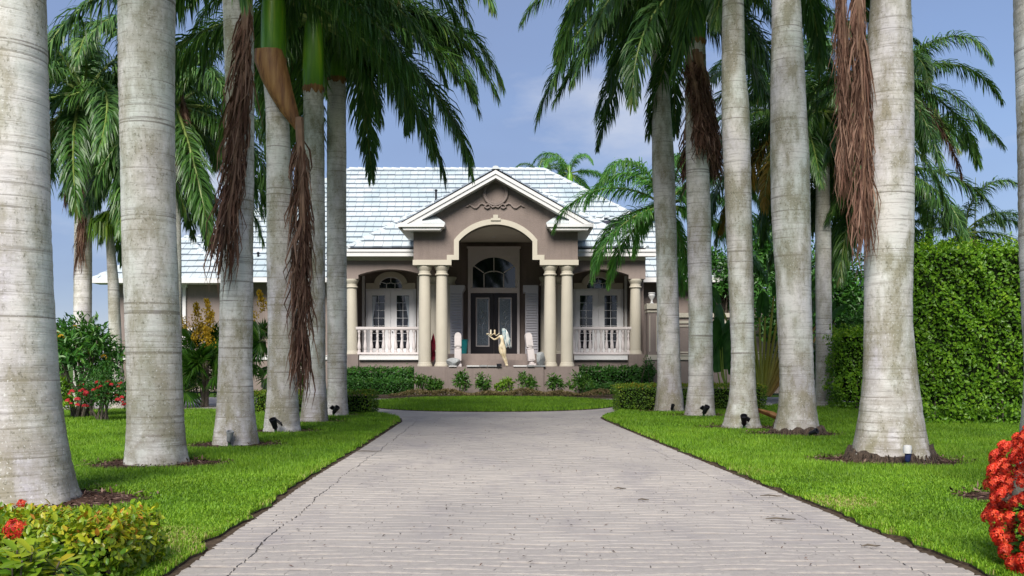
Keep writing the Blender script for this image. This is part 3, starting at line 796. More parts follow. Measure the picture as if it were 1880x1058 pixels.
# ------------------------------------------------------------------ roofs made of lapped tile courses
tile_edge_shade = painted('tile_edge_shade', (0.25, 0.29, 0.35), 0.1, 0.8)  # bare concrete edge, darkened to draw the shadow gap between courses
def plane_courses(parent, O, U, S, rng_u, vmax, c=0.56, tw=0.42, seed=0, vmin=0.0):
    O, U, S = Vector(O), Vector(U).normalized(), Vector(S).normalized()
    Nn = U.cross(S); 
    if Nn.z < 0: Nn = -Nn
    rr = random.Random(seed)
    i = 0; v = vmin
    while v < vmax - 0.05:
        v1 = min(v + c, vmax)
        ua, ub_ = rng_u(v); uc, ud = rng_u(v1)
        u = min(ua, uc) - rr.uniform(0, tw)
        umax = max(ub_, ud)
        V, Ft, Fe, rn = [], [], [], []
        while u < umax:
            a, b = u, u + tw
            # clip at the bottom and at the top of the tile on the outline of the plane
            a0, b0 = max(a, ua), min(b, ub_)
            a1, b1 = max(a, uc), min(b, ud)
            u += tw
            if b0 - a0 < .02 and b1 - a1 < .02: continue
            if b0 < a0: a0 = b0 = (a0 + b0) / 2
            if b1 < a1: a1 = b1 = (a1 + b1) / 2
            h = .115 + rr.uniform(-.010, .012); g = .006
            q = len(V)
            sk = rr.uniform(-.012, .012)
            for (uu, vv, n) in ((a0 + g, v - .03 + sk, h), (b0 - g, v - .03 + sk, h + rr.uniform(-.006, .006)), (b1 - g, v1 + .02, .03), (a1 + g, v1 + .02, .03), (a0 + g, v - .02 + sk, h - .085), (b0 - g, v - .02 + sk, h - .085)):
                V.append(O + U * uu + S * vv + Nn * n)
            rn += [rr.random()] * 6
            Ft += [(q, q + 1, q + 2, q + 3)]
            Fe += [(q + 1, q, q + 4, q + 5), (q, q + 3, q + 4, q + 4), (q + 1, q + 5, q + 2, q + 2)]
        if V:
            me = bpy.data.meshes.new('tile_course')
            fe = [tuple(dict.fromkeys(f)) for f in Fe]
            me.from_pydata([tuple(p) for p in V], [], Ft + fe)
            me.materials.append(MAT['roof_tile']); me.materials.append(tile_edge_shade)
            for k, p in enumerate(me.polygons): p.material_index = 0 if k < len(Ft) else 1
            at_ = me.attributes.new('rnd', 'FLOAT', 'POINT'); at_.data.foreach_set('value', rn)
            link('tile_course', me, None, parent)
        v += c; i += 1
def deck(name, pts):
    me = bpy.data.meshes.new(name); me.from_pydata(pts, [], [tuple(range(len(pts)))])
    return link(name, me, MAT['asphalt_liner'], house)
cap_me = MB().add([(-.17, -.27, -.10), (-.09, -.27, .015), (0, -.27, .035), (.09, -.27, .015), (.17, -.27, -.10), (-.14, .27, -.11), (-.07, .27, -.02), (0, .27, -.005), (.07, .27, -.02), (.14, .27, -.11)],
                  [(0, 1, 6, 5), (1, 2, 7, 6), (2, 3, 8, 7), (3, 4, 9, 8), (4, 3, 2, 1, 0)]).mesh('ridge_cap', None)
cap_me.materials.append(MAT['roof_tile'])
def caps(parent, a, b, step=0.47):
    a, b = Vector(a), Vector(b); dv = b - a; L = dv.length; n = int(L / step); t = dv.normalized()
    side = t.cross(Vector((0, 0, 1))).normalized(); up = side.cross(t)
    M = Matrix((side, t, up)).transposed().to_4x4()
    rr = random.Random(int(L * 100))
    for k in range(n):
        o = link('ridge_cap', cap_me, None, parent)
        o.matrix_local = Matrix.Translation(a + dv * ((k + .5) / n) + up * (.09 + rr.uniform(-.008, .008))) @ M

PI_ = 0.72; cs = 1 / math.hypot(1, PI_); sn = PI_ * cs
S_front = (0, cs, sn)
# main hipped roof
ZM, TM = 5.31, 9.8
L_ = MXR - MXL
y46 = ly(46.0)
t1 = 2 * .56 * cs
mr = deck('main_roof', [(MXL, y46, ZM), (-6.95, y46, ZM), (-6.95, y46 + t1, ZM + PI_ * t1), (6.8, y46 + t1, ZM + PI_ * t1), (6.8, y46, ZM), (MXR, y46, ZM), (MXR - TM, y46 + TM, ZM + PI_ * TM), (MXL + TM, y46 + TM, ZM + PI_ * TM)])
for nm, pts in (('roof_slope', [(MXL, y46, ZM), (MXL + TM, y46 + TM, ZM + PI_ * TM), (MXL + TM, y46 + TM, ZM + PI_ * TM), (MXL, y46 + 2 * TM, ZM)]), ('roof_slope', [(MXR, y46, ZM), (MXR, y46 + 2 * TM, ZM), (MXR - TM, y46 + TM, ZM + PI_ * TM)]), ('roof_slope', [(MXL, y46 + 2 * TM, ZM), (MXL + TM, y46 + TM, ZM + PI_ * TM), (MXR - TM, y46 + TM, ZM + PI_ * TM), (MXR, y46 + 2 * TM, ZM)])):
    pts = list(dict.fromkeys(pts)); me = bpy.data.meshes.new(nm); me.from_pydata(pts, [], [tuple(range(len(pts)))]); link(nm, me, MAT['roof_tile'], mr)
V1 = 2 * 0.56
for (a_, b_, sd) in ((lambda v: v * cs, lambda v: -6.95 - MXL, 11), (lambda v: 6.8 - MXL, lambda v: L_ - v * cs, 12)):
    plane_courses(mr, (MXL, y46, ZM), (1, 0, 0), S_front, lambda v: (a_(v), b_(v)), V1, seed=sd)
plane_courses(mr, (MXL, y46, ZM), (1, 0, 0), S_front, lambda v: (v * cs, L_ - v * cs), TM / cs, seed=1, vmin=V1)
caps(mr, (MXL, y46, ZM), (MXL + TM, y46 + TM, ZM + PI_ * TM)); caps(mr, (MXR, y46, ZM), (MXR - TM, y46 + TM, ZM + PI_ * TM))
caps(mr, (MXL + TM, y46 + TM, ZM + PI_ * TM), (MXR - TM, y46 + TM, ZM + PI_ * TM))
# porch bay roof, hipped at both ends
ZP, TP = 6.42, 4.4
y43 = ly(43.4); XP0 = -7.30 - XC; XP1 = 5.96 - XC
pr = deck('porch_roof', [(XP0, y43, ZP), (-3.37, y43, ZP), (-3.37, y43 + t1, ZP + PI_ * t1), (3.37, y43 + t1, ZP + PI_ * t1), (3.37, y43, ZP), (XP1, y43, ZP), (XP1 - TP, y43 + TP, ZP + PI_ * TP), (XP0 + TP, y43 + TP, ZP + PI_ * TP)])
for s, xe in ((1, XP0), (-1, XP1)):
    me = bpy.data.meshes.new('roof_slope'); me.from_pydata([(xe, y43, ZP), (xe + s * TP, y43 + TP, ZP + PI_ * TP), (xe + s * TP, y43 + 9, ZP + PI_ * TP), (xe, y43 + 9, ZP)], [], [(0, 1, 2, 3)]); link('roof_slope', me, MAT['roof_tile'], pr)
    caps(pr, (xe, y43, ZP), (xe + s * TP, y43 + TP, ZP + PI_ * TP))
me = bpy.data.meshes.new('roof_slope'); me.from_pydata([(XP0 + TP, y43 + TP, ZP + PI_ * TP), (XP1 - TP, y43 + TP, ZP + PI_ * TP), (XP1 - TP, y43 + 9, ZP + PI_ * TP), (XP0 + TP, y43 + 9, ZP + PI_ * TP)], [], [(0, 1, 2, 3)]); link('roof_slope', me, MAT['roof_tile'], pr)
for (a_, b_, sd) in ((lambda v: v * cs, lambda v: -3.37 - XP0, 13), (lambda v: 3.37 - XP0, lambda v: (XP1 - XP0) - v * cs, 14)):
    plane_courses(pr, (XP0, y43, ZP), (1, 0, 0), S_front, lambda v: (a_(v), b_(v)), V1, seed=sd)
plane_courses(pr, (XP0, y43, ZP), (1, 0, 0), S_front, lambda v: (v * cs, (XP1 - XP0) - v * cs), TP / cs, seed=2, vmin=V1)
# left wing hipped roof
ZW, TW = 5.15, 3.27
y45 = ly(45.0)
wr = deck('wing_roof', [(WL0, y45, ZW), (WL1, y45, ZW), (WL1 - TW, y45 + TW, ZW + PI_ * TW)])
plane_courses(wr, (WL0, y45, ZW), (1, 0, 0), S_front, lambda v: (v * cs, (WL1 - WL0) - v * cs), TW / cs, seed=3)
plane_courses(wr, (WL1, y45, ZW), (0, 1, 0), (-cs, 0, sn), lambda v: (v * cs, 8.0), TW / cs, seed=4)
caps(wr, (WL0, y45, ZW), (WL0 + TW, y45 + TW, ZW + PI_ * TW)); caps(wr, (WL1, y45, ZW), (WL1 - TW, y45 + TW, ZW + PI_ * TW))
caps(wr, (WL1 - TW, y45 + TW, ZW + PI_ * TW), (WL1 - TW, y45 + 8, ZW + PI_ * TW))
for s, xe in ((1, WL0), (-1, WL1)):
    me = bpy.data.meshes.new('roof_slope'); me.from_pydata([(xe, y45, ZW), (xe + s * TW, y45 + TW, ZW + PI_ * TW), (xe + s * TW, y45 + 8, ZW + PI_ * TW), (xe, y45 + 8, ZW)], [], [(0, 1, 2, 3)]); link('roof_slope', me, MAT['asphalt_liner'], wr)
# portico gable roof
DR = 39.4
xe_, ze_, zr_ = lx(733.5, DR), gz(409, DR), gz(308.5, DR)
xr_ = lx(910, DR)
hwid = xr_ - xe_; sl_ = (zr_ - ze_) / hwid; c2 = 1 / math.hypot(1, sl_); s2 = sl_ * c2
gr = deck('portico_roof', [(xe_, ly(DR), ze_ - .07), (xr_, ly(DR), zr_ - .07), (xr_, ly(50.5), zr_ - .07), (xe_, ly(44.2), ze_ - .07)])
me = bpy.data.meshes.new('roof_slope'); me.from_pydata([(2 * xr_ - xe_, ly(DR), ze_ - .07), (xr_, ly(DR), zr_ - .07), (xr_, ly(50.5), zr_ - .07), (2 * xr_ - xe_, ly(44.2), ze_ - .07)], [], [(0, 1, 2, 3)]); link('roof_slope', me, MAT['asphalt_liner'], gr)
for s in (1, -1):
    ox = xe_ if s == 1 else 2 * xr_ - xe_
    plane_courses(gr, (ox, ly(DR), ze_ - .04), (0, 1, 0), (s * c2, 0, s2), lambda v: (0.0, 4.2 + v * 1.3), hwid / c2, c=.42, seed=5 + s)
caps(gr, (xr_, ly(DR), zr_ - .03), (xr_, ly(50), zr_ - .03))
# rake boards, cornice returns, side gutters
def yt(x): return 411 + (x - 734) * -0.5625
for s in (1, -1):
    m = lambda pts: [(xr_ + (lx(x, DR) - xr_) * s, gz(y, DR)) for x, y in pts]
    MB().prism(m([(734, 418), (910, 319), (910, 312), (734, 411)]), ly(DR), ly(DR + .1)).build('rake_board', MAT['white_paint'], house)
    MB().prism(m([(744, 411.6), (775, 411.6), (775, yt(775) + 14.5), (910, 326.5), (910, 318), (744, yt(744) + 6.8)]), ly(DR + .05), ly(40.0)).build('rake_board', MAT['white_paint'], house)
    rt = MB().prism(m([(733, 417), (815, 417), (817, 411.5), (733, 411.5)]), ly(DR - .06), ly(40.0)).build('cornice_return', MAT['white_paint'], house)
    MB().prism(m([(741, 422.5), (808, 422.5), (812, 417), (737, 417)]), ly(DR + .02), ly(40.0)).build('cornice_moulding', MAT['white_paint'], rt)
    a = m([(775.5, 411.3), (817, 411.3)]); b = [(xr_ + (lx(x, 40.0) - xr_) * s, gz(y, 40.0)) for x, y in ((775.5, 397.5), (801, 397.5), (817, 409))]
    MB().add([(a[0][0], ly(DR - .05), a[0][1]), (a[1][0], ly(DR - .05), a[1][1]), (b[0][0], ly(39.99), b[0][1]), (b[1][0], ly(39.99), b[1][1]), (a[1][0], ly(39.99), a[1][1]), (a[0][0], ly(39.99), a[0][1]), (a[0][0], ly(DR - .05), a[0][1] + .05), (a[1][0], ly(DR - .05), a[1][1] + .05)],
             [(6, 7, 3, 2), (7, 1, 4, 3), (0, 1, 7, 6), (0, 6, 2, 5)]).build('return_roof', MAT['roof_tile'], rt, sharp=15)
    gx0 = xr_ + (lx(730, DR) - xr_) * s; gx1 = xr_ + (lx(737, DR) - xr_) * s
    x0, x1 = sorted((gx0, gx1))
    hb('gutter', 'white_paint', x0, x1, DR + .02, 43.6, gz(417, DR), gz(408, DR) - .0)
    x0, x1 = sorted((gx1, s * -3.36))
    hb('soffit', 'white_paint', x0, x1, 40.0, 43.6, gz(417, DR) - .02, gz(417, DR) + .02)
    hb('frieze_board', 'white_paint', *sorted((s * -3.36, s * -3.45)), 40.05, 43.6, gz(424, DR), gz(417, DR) - .02)
# torn patch in the roof
Dh = 50.2; hx0 = lx(1130, Dh); hz = ZM + PI_ * (Dh - 46)
rr = random.Random(9)
pts = []
for k in range(14):
    a = 2 * math.pi * k / 14; r = rr.uniform(.75, 1.15)
    u, v = .62 * r * math.cos(a) + .15 * math.sin(a), .62 * r * math.sin(a)
    pts.append((hx0 + u * 1.0, ly(Dh) + v * cs, hz + v * sn + .13 + rr.uniform(0, .05)))
MB().add(pts + [(hx0, ly(Dh), hz + .22)], [(k, (k + 1) % 14, 14) for k in range(14)]).build('torn_underlayment', MAT['asphalt_liner'], mr)
for k in range(6):
    o = link('loose_tile', MB().box(-.2, .2, -.25, .25, -.02, .02).mesh('loose_tile'), MAT['roof_tile'], mr)
    o.location = (hx0 + rr.uniform(-.8, .8), ly(Dh) + rr.uniform(.2, .6) * cs, hz + rr.uniform(.35, .6)); o.rotation_euler = (R(30 + rr.uniform(-14, 14)), rr.uniform(-.25, .25), rr.uniform(-.6, .6))
# vent pipes on the roof
for px, D_, nm in ((800.5, 47.6, 'roof_vent'), (474, 47.5, 'roof_vent')):
    zz = (ZP + PI_ * (D_ - 43.4)) if px > 700 else (ZM + PI_ * (D_ - 46))
    MB().lathe([(.05, -.2), (.05, .22), (.075, .23), (.075, .3), (.0, .34)], (lx(px, D_), ly(D_), zz), 10).build(nm, MAT['black_metal'], house)

# wreath and ribbon relief in the gable
cw = (909.5, 355.0); Dw = 39.97
def w3(x, y, off=0.0): return (lx(x, 40.0), ly(Dw) - off, gz(y, 40.0))
wr_ = MB().tube([w3(cw[0] + 20.5 * math.cos(a), cw[1] + 20.5 * math.sin(a), .02) for a in np.linspace(0, 2 * math.pi, 49)], .055, 8).build('wreath', MAT['stucco_smooth'], house)
rr = random.Random(3)
lm = MB()
for k in range(64):
    a = 2 * math.pi * k / 64
    for q in (-1, 1):
        r0 = 20.5 + q * 1.0; r1 = 20.5 + q * 3.2
        p, t_ = w3(cw[0] + r0 * math.cos(a), cw[1] + r0 * math.sin(a), .06), w3(cw[0] + r1 * math.cos(a + .09), cw[1] + r1 * math.sin(a + .09), .05)
        lm.tube([p, tuple((u + v) / 2 for u, v in zip(p, t_)), t_], [.012, .026, .004], 5)
lm.build('wreath_leaves', MAT['stucco_smooth'], wr_)
for s in (1, -1):
    path = [(0, 379), (5, 381), (9, 378), (13, 375), (18, 377), (20, 380), (15, 383), (10, 381)]
    MB().tube([w3(909.5 + s * x, y, .03) for x, y in path], .035, 6).build('ribbon_bow', MAT['stucco_smooth'], wr_)
    path = [(16, 378), (20, 376), (24, 374), (28, 375), (31, 379), (35, 382), (39, 382), (43, 379), (47, 376.5), (50, 379), (54, 380.5)]
    MB().tube([w3(909.5 + s * x, y, .02) for x, y in path], [.03, .034, .034, .034, .034, .036, .034, .032, .028, .034, .015], 6).build('ribbon_tail', MAT['stucco_smooth'], wr_)

# ------------------------------------------------------------------ courtyard wall to the right of the house
cw_ = empty('courtyard_wall', (7.0, 43.0, 0))
tag(cw_, 'panelled taupe courtyard wall with pale coping right of the house', 'wall')
def cb(name, mat, p0, p1, y0, y1, z0, z1): return MB().box(gx(p0, 43) - 7, gx(p1, 43) - 7, y0, y1, z0, z1).build(name, MAT[mat], cw_)
cb('wall', 'stucco_smooth', 1204, 1475, 0, .3, 0, gz(583, 43))
cb('coping', 'cream', 1204, 1476, -.08, .38, gz(583, 43), gz(575, 43))
cb('frieze_band', 'cream', 1205, 1475, -.04, .1, gz(594, 43), gz(589, 43))
cb('base_band', 'cream', 1203, 1475, -.06, .1, gz(661, 43), gz(653, 43))
cb('base_fillet', 'cream', 1203, 1475, -.09, .1, gz(653, 43), gz(651, 43))
for p in (1197,):
    cb('pillar', 'stucco_smooth', p - 9, p + 11, -.2, .5, 0, gz(568, 43))
    cb('pillar_cap', 'cream', p - 11, p + 13, -.27, .57, gz(568, 43), gz(558, 43))
    cb('pillar_cap_fillet', 'cream', p - 10, p + 12, -.235, .535, gz(574, 43), gz(571, 43))
    cb('pillar_base', 'cream', p - 10.5, p + 12.5, -.25, .55, gz(661, 43), gz(652, 43))
    for (a, b) in ((p - 6, p - 4.6), (p + 6.4, p + 7.8)): cb('panel_frame', 'cream', a, b, -.23, -.2, gz(646, 43), gz(580, 43))
for k, p in enumerate((1225, 1290, 1355, 1420)):
    for (a, b) in ((p, p + 2), (p + 44, p + 46)): cb('panel_frame', 'cream', a, b, -.03, 0.005, gz(646, 43), gz(600, 43))
    cb('panel_frame', 'cream', p, p + 46, -.032, 0.005, gz(600, 43), gz(597.5, 43)); cb('panel_frame', 'cream', p, p + 46, -.032, 0.005, gz(648.5, 43), gz(646, 43))
ur = MB().lathe([(.09, 0), (.1, .03), (.05, .06), (.04, .14), (.06, .2), (.13, .3), (.155, .38), (.12, .42), (.15, .46), (.15, .5)], (0, 0, 0), 16).build('urn', MAT['white_paint'])
ur.location = (gx(1196.5, 43.15), 43.15, gz(558, 43) + .0)
tag(ur, 'small white urn standing on the courtyard wall pillar', 'urn')

# ------------------------------------------------------------------ foliage builders
def unit(a): return a / np.maximum(np.linalg.norm(a, axis=-1, keepdims=True), 1e-9)
def leaf_arrays(P, Dr, Nr, L, W, rnd, fold=0.18, curl=0.12):
    """each leaf: two bent triangles pairs (6 verts, 4 tris)"""
    N = len(P); Dr = unit(Dr); S = unit(np.cross(Dr, Nr)); Nr = np.cross(S, Dr)
    L = np.broadcast_to(L, (N,))[:, None]; W = np.broadcast_to(W, (N,))[:, None]
    b = P; m = P + Dr * L * .5; t = P + Dr * L - Nr * L * curl
    l = P + Dr * L * .45 + S * W * .5 + Nr * W * fold; r = P + Dr * L * .45 - S * W * .5 + Nr * W * fold
    V = np.stack([b, l, r, t], 1).reshape(-1, 3)
    i = np.arange(N)[:, None] * 4
    F = np.concatenate([i + [0, 2, 3], i + [0, 3, 1]], 0)
    return V, F, np.repeat(rnd, 4)
def leaf_arrays_fine(P, Dr, Nr, L, W, rnd, fold=.12, curl=.18):
    """each leaf eight vertices: pointed oval with a folded midrib and a drooping tip"""
    N = len(P); Dr = unit(Dr); S = unit(np.cross(Dr, Nr)); Nr = np.cross(S, Dr)
    L = np.broadcast_to(L, (N,))[:, None]; W = np.broadcast_to(W, (N,))[:, None]
    def pt(t, s): return P + Dr * L * t + S * W * .5 * s + Nr * (W * fold * abs(s) - L * curl * t * t)
    V = np.stack([pt(0, 0), pt(.3, .8), pt(.3, 0), pt(.3, -.8), pt(.68, .9), pt(.7, 0), pt(.68, -.9), pt(1, 0)], 1).reshape(-1, 3)
    i = np.arange(N)[:, None] * 8
    T = np.concatenate([i + [0, 2, 1], i + [0, 3, 2], i + [4, 5, 7], i + [5, 6, 7]], 0)
    Q = np.concatenate([i + [1, 2, 5, 4], i + [2, 3, 6, 5]], 0)
    return V, T, Q, np.repeat(rnd, 8)
def leaves(name, P, Dr, Nr, L, W, mat, parent=None, rnd=None, fold=.18, curl=.12, seed=0):
    if rnd is None: rnd = np.random.default_rng(seed).random(len(P))
    V, F, rn = leaf_arrays(P, Dr, Nr, L, W, rnd, fold, curl)
    return link(name, mesh_np(name, V, [F], rnd=rn), mat, parent)
def rdir(r, n):
    v = r.normal(size=(n, 3)); return unit(v)

def leafy_box(name, label, cat, x0, x1, y0, y1, h, n, L, W, mat, seed, bulge=.05, group=None, top_rnd=0.35, stems=True, uneven=0.04, fine=False):
    """clipped hedge: leaves all over an uneven box, dark filler box inside"""
    r = np.random.default_rng(seed)
    cx, cy = (x0 + x1) / 2, (y0 + y1) / 2
    o = empty(name, (cx, cy, 0)); tag(o, label, cat, group)
    hx, hy = (x1 - x0) / 2, (y1 - y0) / 2
    ar = np.array([2 * hx * h, 2 * hy * h, 2 * hy * h, 4 * hx * hy, 2 * hx * h * .25]); pr_ = ar / ar.sum()
    face = r.choice(5, n, p=pr_)
    u, v = r.uniform(-1, 1, n), r.uniform(0, 1, n)
    P = np.zeros((n, 3)); Nn = np.zeros((n, 3))
    for f, (fn) in enumerate([(0, -1, 0), (-1, 0, 0), (1, 0, 0), (0, 0, 1), (0, 1, 0)]):
        k = face == f; Nn[k] = fn
        if f in (0, 4): P[k] = np.stack([u[k] * hx, np.full(k.sum(), hy * fn[1]), v[k] * h], 1)
        elif f in (1, 2): P[k] = np.stack([np.full(k.sum(), hx * fn[0]), u[k] * hy, v[k] * h], 1)
        else: P[k] = np.stack([u[k] * hx, (v[k] * 2 - 1) * hy, np.full(k.sum(), h)], 1)
    bumpv = np.sin(P[:, 0] * 5.1 + seed) * np.sin(P[:, 2] * 4.3 + P[:, 1] * 5 + 1.3 * seed) + .6 * np.sin(P[:, 0] * 11 + P[:, 2] * 9 + seed * 2)
    P += Nn * (bumpv * uneven + r.normal(0, bulge, n))[:, None]
    P[:, :] += r.normal(0, .012, (n, 3)); P[:, 2] = np.maximum(P[:, 2], .03)
    # round the top edges a little
    dirn = unit(Nn * .22 + rdir(r, n) * .9 + np.array([0, 0, .15]))
    nr = unit(Nn * 1.1 + rdir(r, n) * .55 + np.array([0, 0, .35]))
    sz = r.uniform(.7, 1.25, n)
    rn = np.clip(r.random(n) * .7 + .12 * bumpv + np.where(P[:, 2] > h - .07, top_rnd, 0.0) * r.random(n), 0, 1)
    if fine:
        V, T_, Q_, rv = leaf_arrays_fine(P, dirn, nr, L * sz, W * sz, rn)
        link('foliage', mesh_np('foliage', V, [T_, Q_], rnd=rv, smooth=True), mat, o)
    else:
        V, F, rv = leaf_arrays(P, dirn, nr, L * sz, W * sz, rn)
        link('foliage', mesh_np('foliage', V, [F], rnd=rv), mat, o)
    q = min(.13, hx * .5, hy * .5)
    MB().box(-hx + q, hx - q, -hy + q, hy - q, .12 * h, h - q * .8).build('dark_filler', MAT['hedge_core'], o)  # near-black box added so gaps between leaves don't show through
    if stems:
        m = MB()
        for k in range(max(3, int((x1 - x0) / .22))):
            x = r.uniform(-hx + .05, hx - .05); y = r.uniform(-hy + .08, hy - .1) if k % 2 else -hy + .1
            m.tube([(x, y, 0), (x + r.normal(0, .03), y, h * .2), (x + r.normal(0, .06), y + .05, h * .45)], [.018, .015, .01], 5)
        tag(m.build('stem', MAT['stem_bark'], o), kind='stuff')
    return o
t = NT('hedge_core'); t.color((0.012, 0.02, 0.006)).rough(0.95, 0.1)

def leafy_blob(name, label, cat, loc, rad, n, L, W, mat, seed, group=None, whorl=0, stems=5, trunk_h=0.0, clumps=26, rnd_bias=0.0, shell=.55, low=0.15):
    """shrub: leaf clumps through an ellipsoid on stems"""
    r = np.random.default_rng(seed)
    o = empty(name, loc); tag(o, label, cat, group)
    rad = np.array(rad)
    cl = rdir(r, clumps) * (r.uniform(shell, 1.0, clumps)[:, None]); cl[:, 2] = np.abs(cl[:, 2]) * 1.0 - low
    cl = cl * rad * .8 + np.array([0, 0, trunk_h + rad[2] * .62])
    if trunk_h == 0: cl[:, 2] = np.maximum(cl[:, 2], .08)
    k = r.integers(0, clumps, n)
    cr_ = rad.mean() * r.uniform(.22, .36, clumps)
    off = rdir(r, n) * (r.random(n) ** .4)[:, None] * cr_[k][:, None]
    P = cl[k] + off
    ctr = np.array([0, 0, trunk_h + rad[2] * .4])
    Nn = unit(unit(off) + unit(P - ctr) * .8)
    dr = unit(Nn * .55 + rdir(r, n) * .8 - np.array([0, 0, .05]))
    sz = r.uniform(.65, 1.2, n)
    rn = np.clip(r.random(n) * .75 + rnd_bias + .12 * r.random(clumps)[k], 0, 1)
    V, F, rv = leaf_arrays(P, dr, unit(Nn * .7 + np.array([0, 0, .6]) + rdir(r, n) * .4), L * sz, W * sz, rn)
    V[:, 2] = np.maximum(V[:, 2], .02)
    link('foliage', mesh_np('foliage', V, [F], rnd=rv), mat, o)
    m = MB()
    for q in range(stems):
        c = cl[q % clumps]
        b = np.array([r.normal(0, .06), r.normal(0, .06), 0]) if trunk_h == 0 else np.array([r.normal(0, .12), r.normal(0, .1), 0])
        mid = b * .5 + c * .45 + np.array([r.normal(0, .05), r.normal(0, .05), 0])
        w = .012 + .02 * rad.mean() * (1.6 if trunk_h else 1)
        m.tube([tuple(b), tuple(mid), tuple(c)], [w, w * .75, w * .35], 6)
    if stems: m.build('stem', MAT['stem_bark'], o)
    return o, cl, cr_

def floret_cluster(seed, rad, n, mat, size):
    r = np.random.default_rng(seed)
    d = rdir(r, n); d[:, 2] = np.abs(d[:, 2]) * .9 - .1
    P = d * rad * r.uniform(.75, 1.0, n)[:, None]
    Ps, Ds, Ns = [], [], []
    for q in range(4):
        a = rdir(r, n); tdir = unit(np.cross(d, a))
        Ps.append(P); Ds.append(tdir + d * .25); Ns.append(d)
    # petals in crossed pairs
    Ds[1] = -Ds[0] + d * .5; Ds[3] = -Ds[2] + d * .5
    V, F, rv = leaf_arrays(np.concatenate(Ps), np.concatenate(Ds), np.concatenate(Ns), size, size * .6, np.tile(r.random(n), 4), .05, .1)
    me = mesh_np('flower_cluster', V, [F], rnd=rv); me.materials.append(mat); return me

# ------------------------------------------------------------------ palm fronds
def sweep_tube(path, rads, n=5):
    m = MB(); m.tube([tuple(p) for p in path], list(rads), n); return np.array(m.v), m.f
def frond_mesh(seed, L, elev, kind='green', nl=185, ll=0.74, hang=1.25, width=.040):
    r = np.random.default_rng(seed)
    ns = 22
    s = np.linspace(0, 1, ns)
    endang = -84 + r.normal(0, 4)
    th = np.radians(elev + (endang - elev) * np.clip(s, 0, 1) ** 1.25 * .92)
    ds = L / (ns - 1)
    x = np.concatenate([[0], np.cumsum(np.cos(th[:-1]) * ds)]); z = np.concatenate([[0], np.cumsum(np.sin(th[:-1]) * ds)])
    y = np.cumsum(np.full(ns, 1.0)) * 0 + r.normal(0, .10) * L * s ** 2
    path = np.stack([x, y, z], 1)
    T = unit(np.gradient(path, axis=0))
    # leaflets
    N = nl * 2
    sl_ = np.sort(r.uniform(.10, .995, N)); side = np.where(np.arange(N) % 2 == 0, 1.0, -1.0)
    idx = sl_ * (ns - 1); i0 = np.minimum(idx.astype(int), ns - 2); f = (idx - i0)[:, None]
    B = path[i0] * (1 - f) + path[i0 + 1] * f; Tt = unit(T[i0] * (1 - f) + T[i0 + 1] * f)
    Sd = unit(np.cross(Tt, np.array([0, 0, 1.0]) + 1e-3)); Up = np.cross(Sd, Tt)
    ang = np.radians(r.normal(0, 30, N))                       # plumose: leaflets leave in several planes
    lat = Sd * side[:, None] * np.cos(ang)[:, None] + Up * np.sin(ang)[:, None]
    fw = np.radians(34 + 40 * sl_ ** 2 + r.normal(0, 7, N))
    d1 = unit(lat * np.cos(fw)[:, None] + Tt * np.sin(fw)[:, None])
    length = ll * (np.sin(np.pi * (.14 + .80 * sl_)) ** .7) * r.uniform(.8, 1.12, N) + .08
    g = np.array([0, 0, -1.0])
    hg = hang * r.uniform(.55, 1.25, N)[:, None]
    d2 = unit(d1 + g * hg * .55); d3 = unit(d1 * .8 + g * hg * 1.25)
    p1 = B + d1 * length[:, None] * .3; p2 = p1 + d2 * length[:, None] * .35; p3 = p2 + d3 * length[:, None] * .38
    wn_ = unit(np.cross(d2, rdir(r, N) * .5 + Up)) * (width * r.uniform(.75, 1.2, N) / 2)[:, None]
    V = np.stack([B - wn_ * .5, B + wn_ * .5, p1 - wn_, p1 + wn_, p2 - wn_ * .8, p2 + wn_ * .8, p3], 1).reshape(-1, 3)
    i = np.arange(N)[:, None] * 7
    Q = np.concatenate([i + [0, 1, 3, 2], i + [2, 3, 5, 4]], 0); Tr = i + [4, 5, 6]
    rn = np.clip(r.random(N) * .75 + (.25 * (sl_ > .9)) * r.random(N) + r.uniform(0, .12), 0, 1)
    tv, tf = sweep_tube(path, .045 * (1 - s) ** .8 + .006, 5)
    tq = np.array([q for q in tf if len(q) == 4], dtype=np.int32)
    base = len(V)
    me = mesh_np('frond', np.concatenate([V, tv]), [Q, Tr, tq + base], rnd=np.concatenate([np.repeat(rn, 7), np.full(len(tv), .5)]), mats=[0, 0, 1])
    lm_ = {'green': 'palm_leaf', 'bright': 'palm_leaf_bright', 'yellow': 'palm_leaf_yellow', 'brown': 'palm_leaf_dead'}[kind]
    me.materials.append(MAT[lm_]); me.materials.append(MAT['rachis_dead' if kind == 'brown' else 'rachis'])
    return me
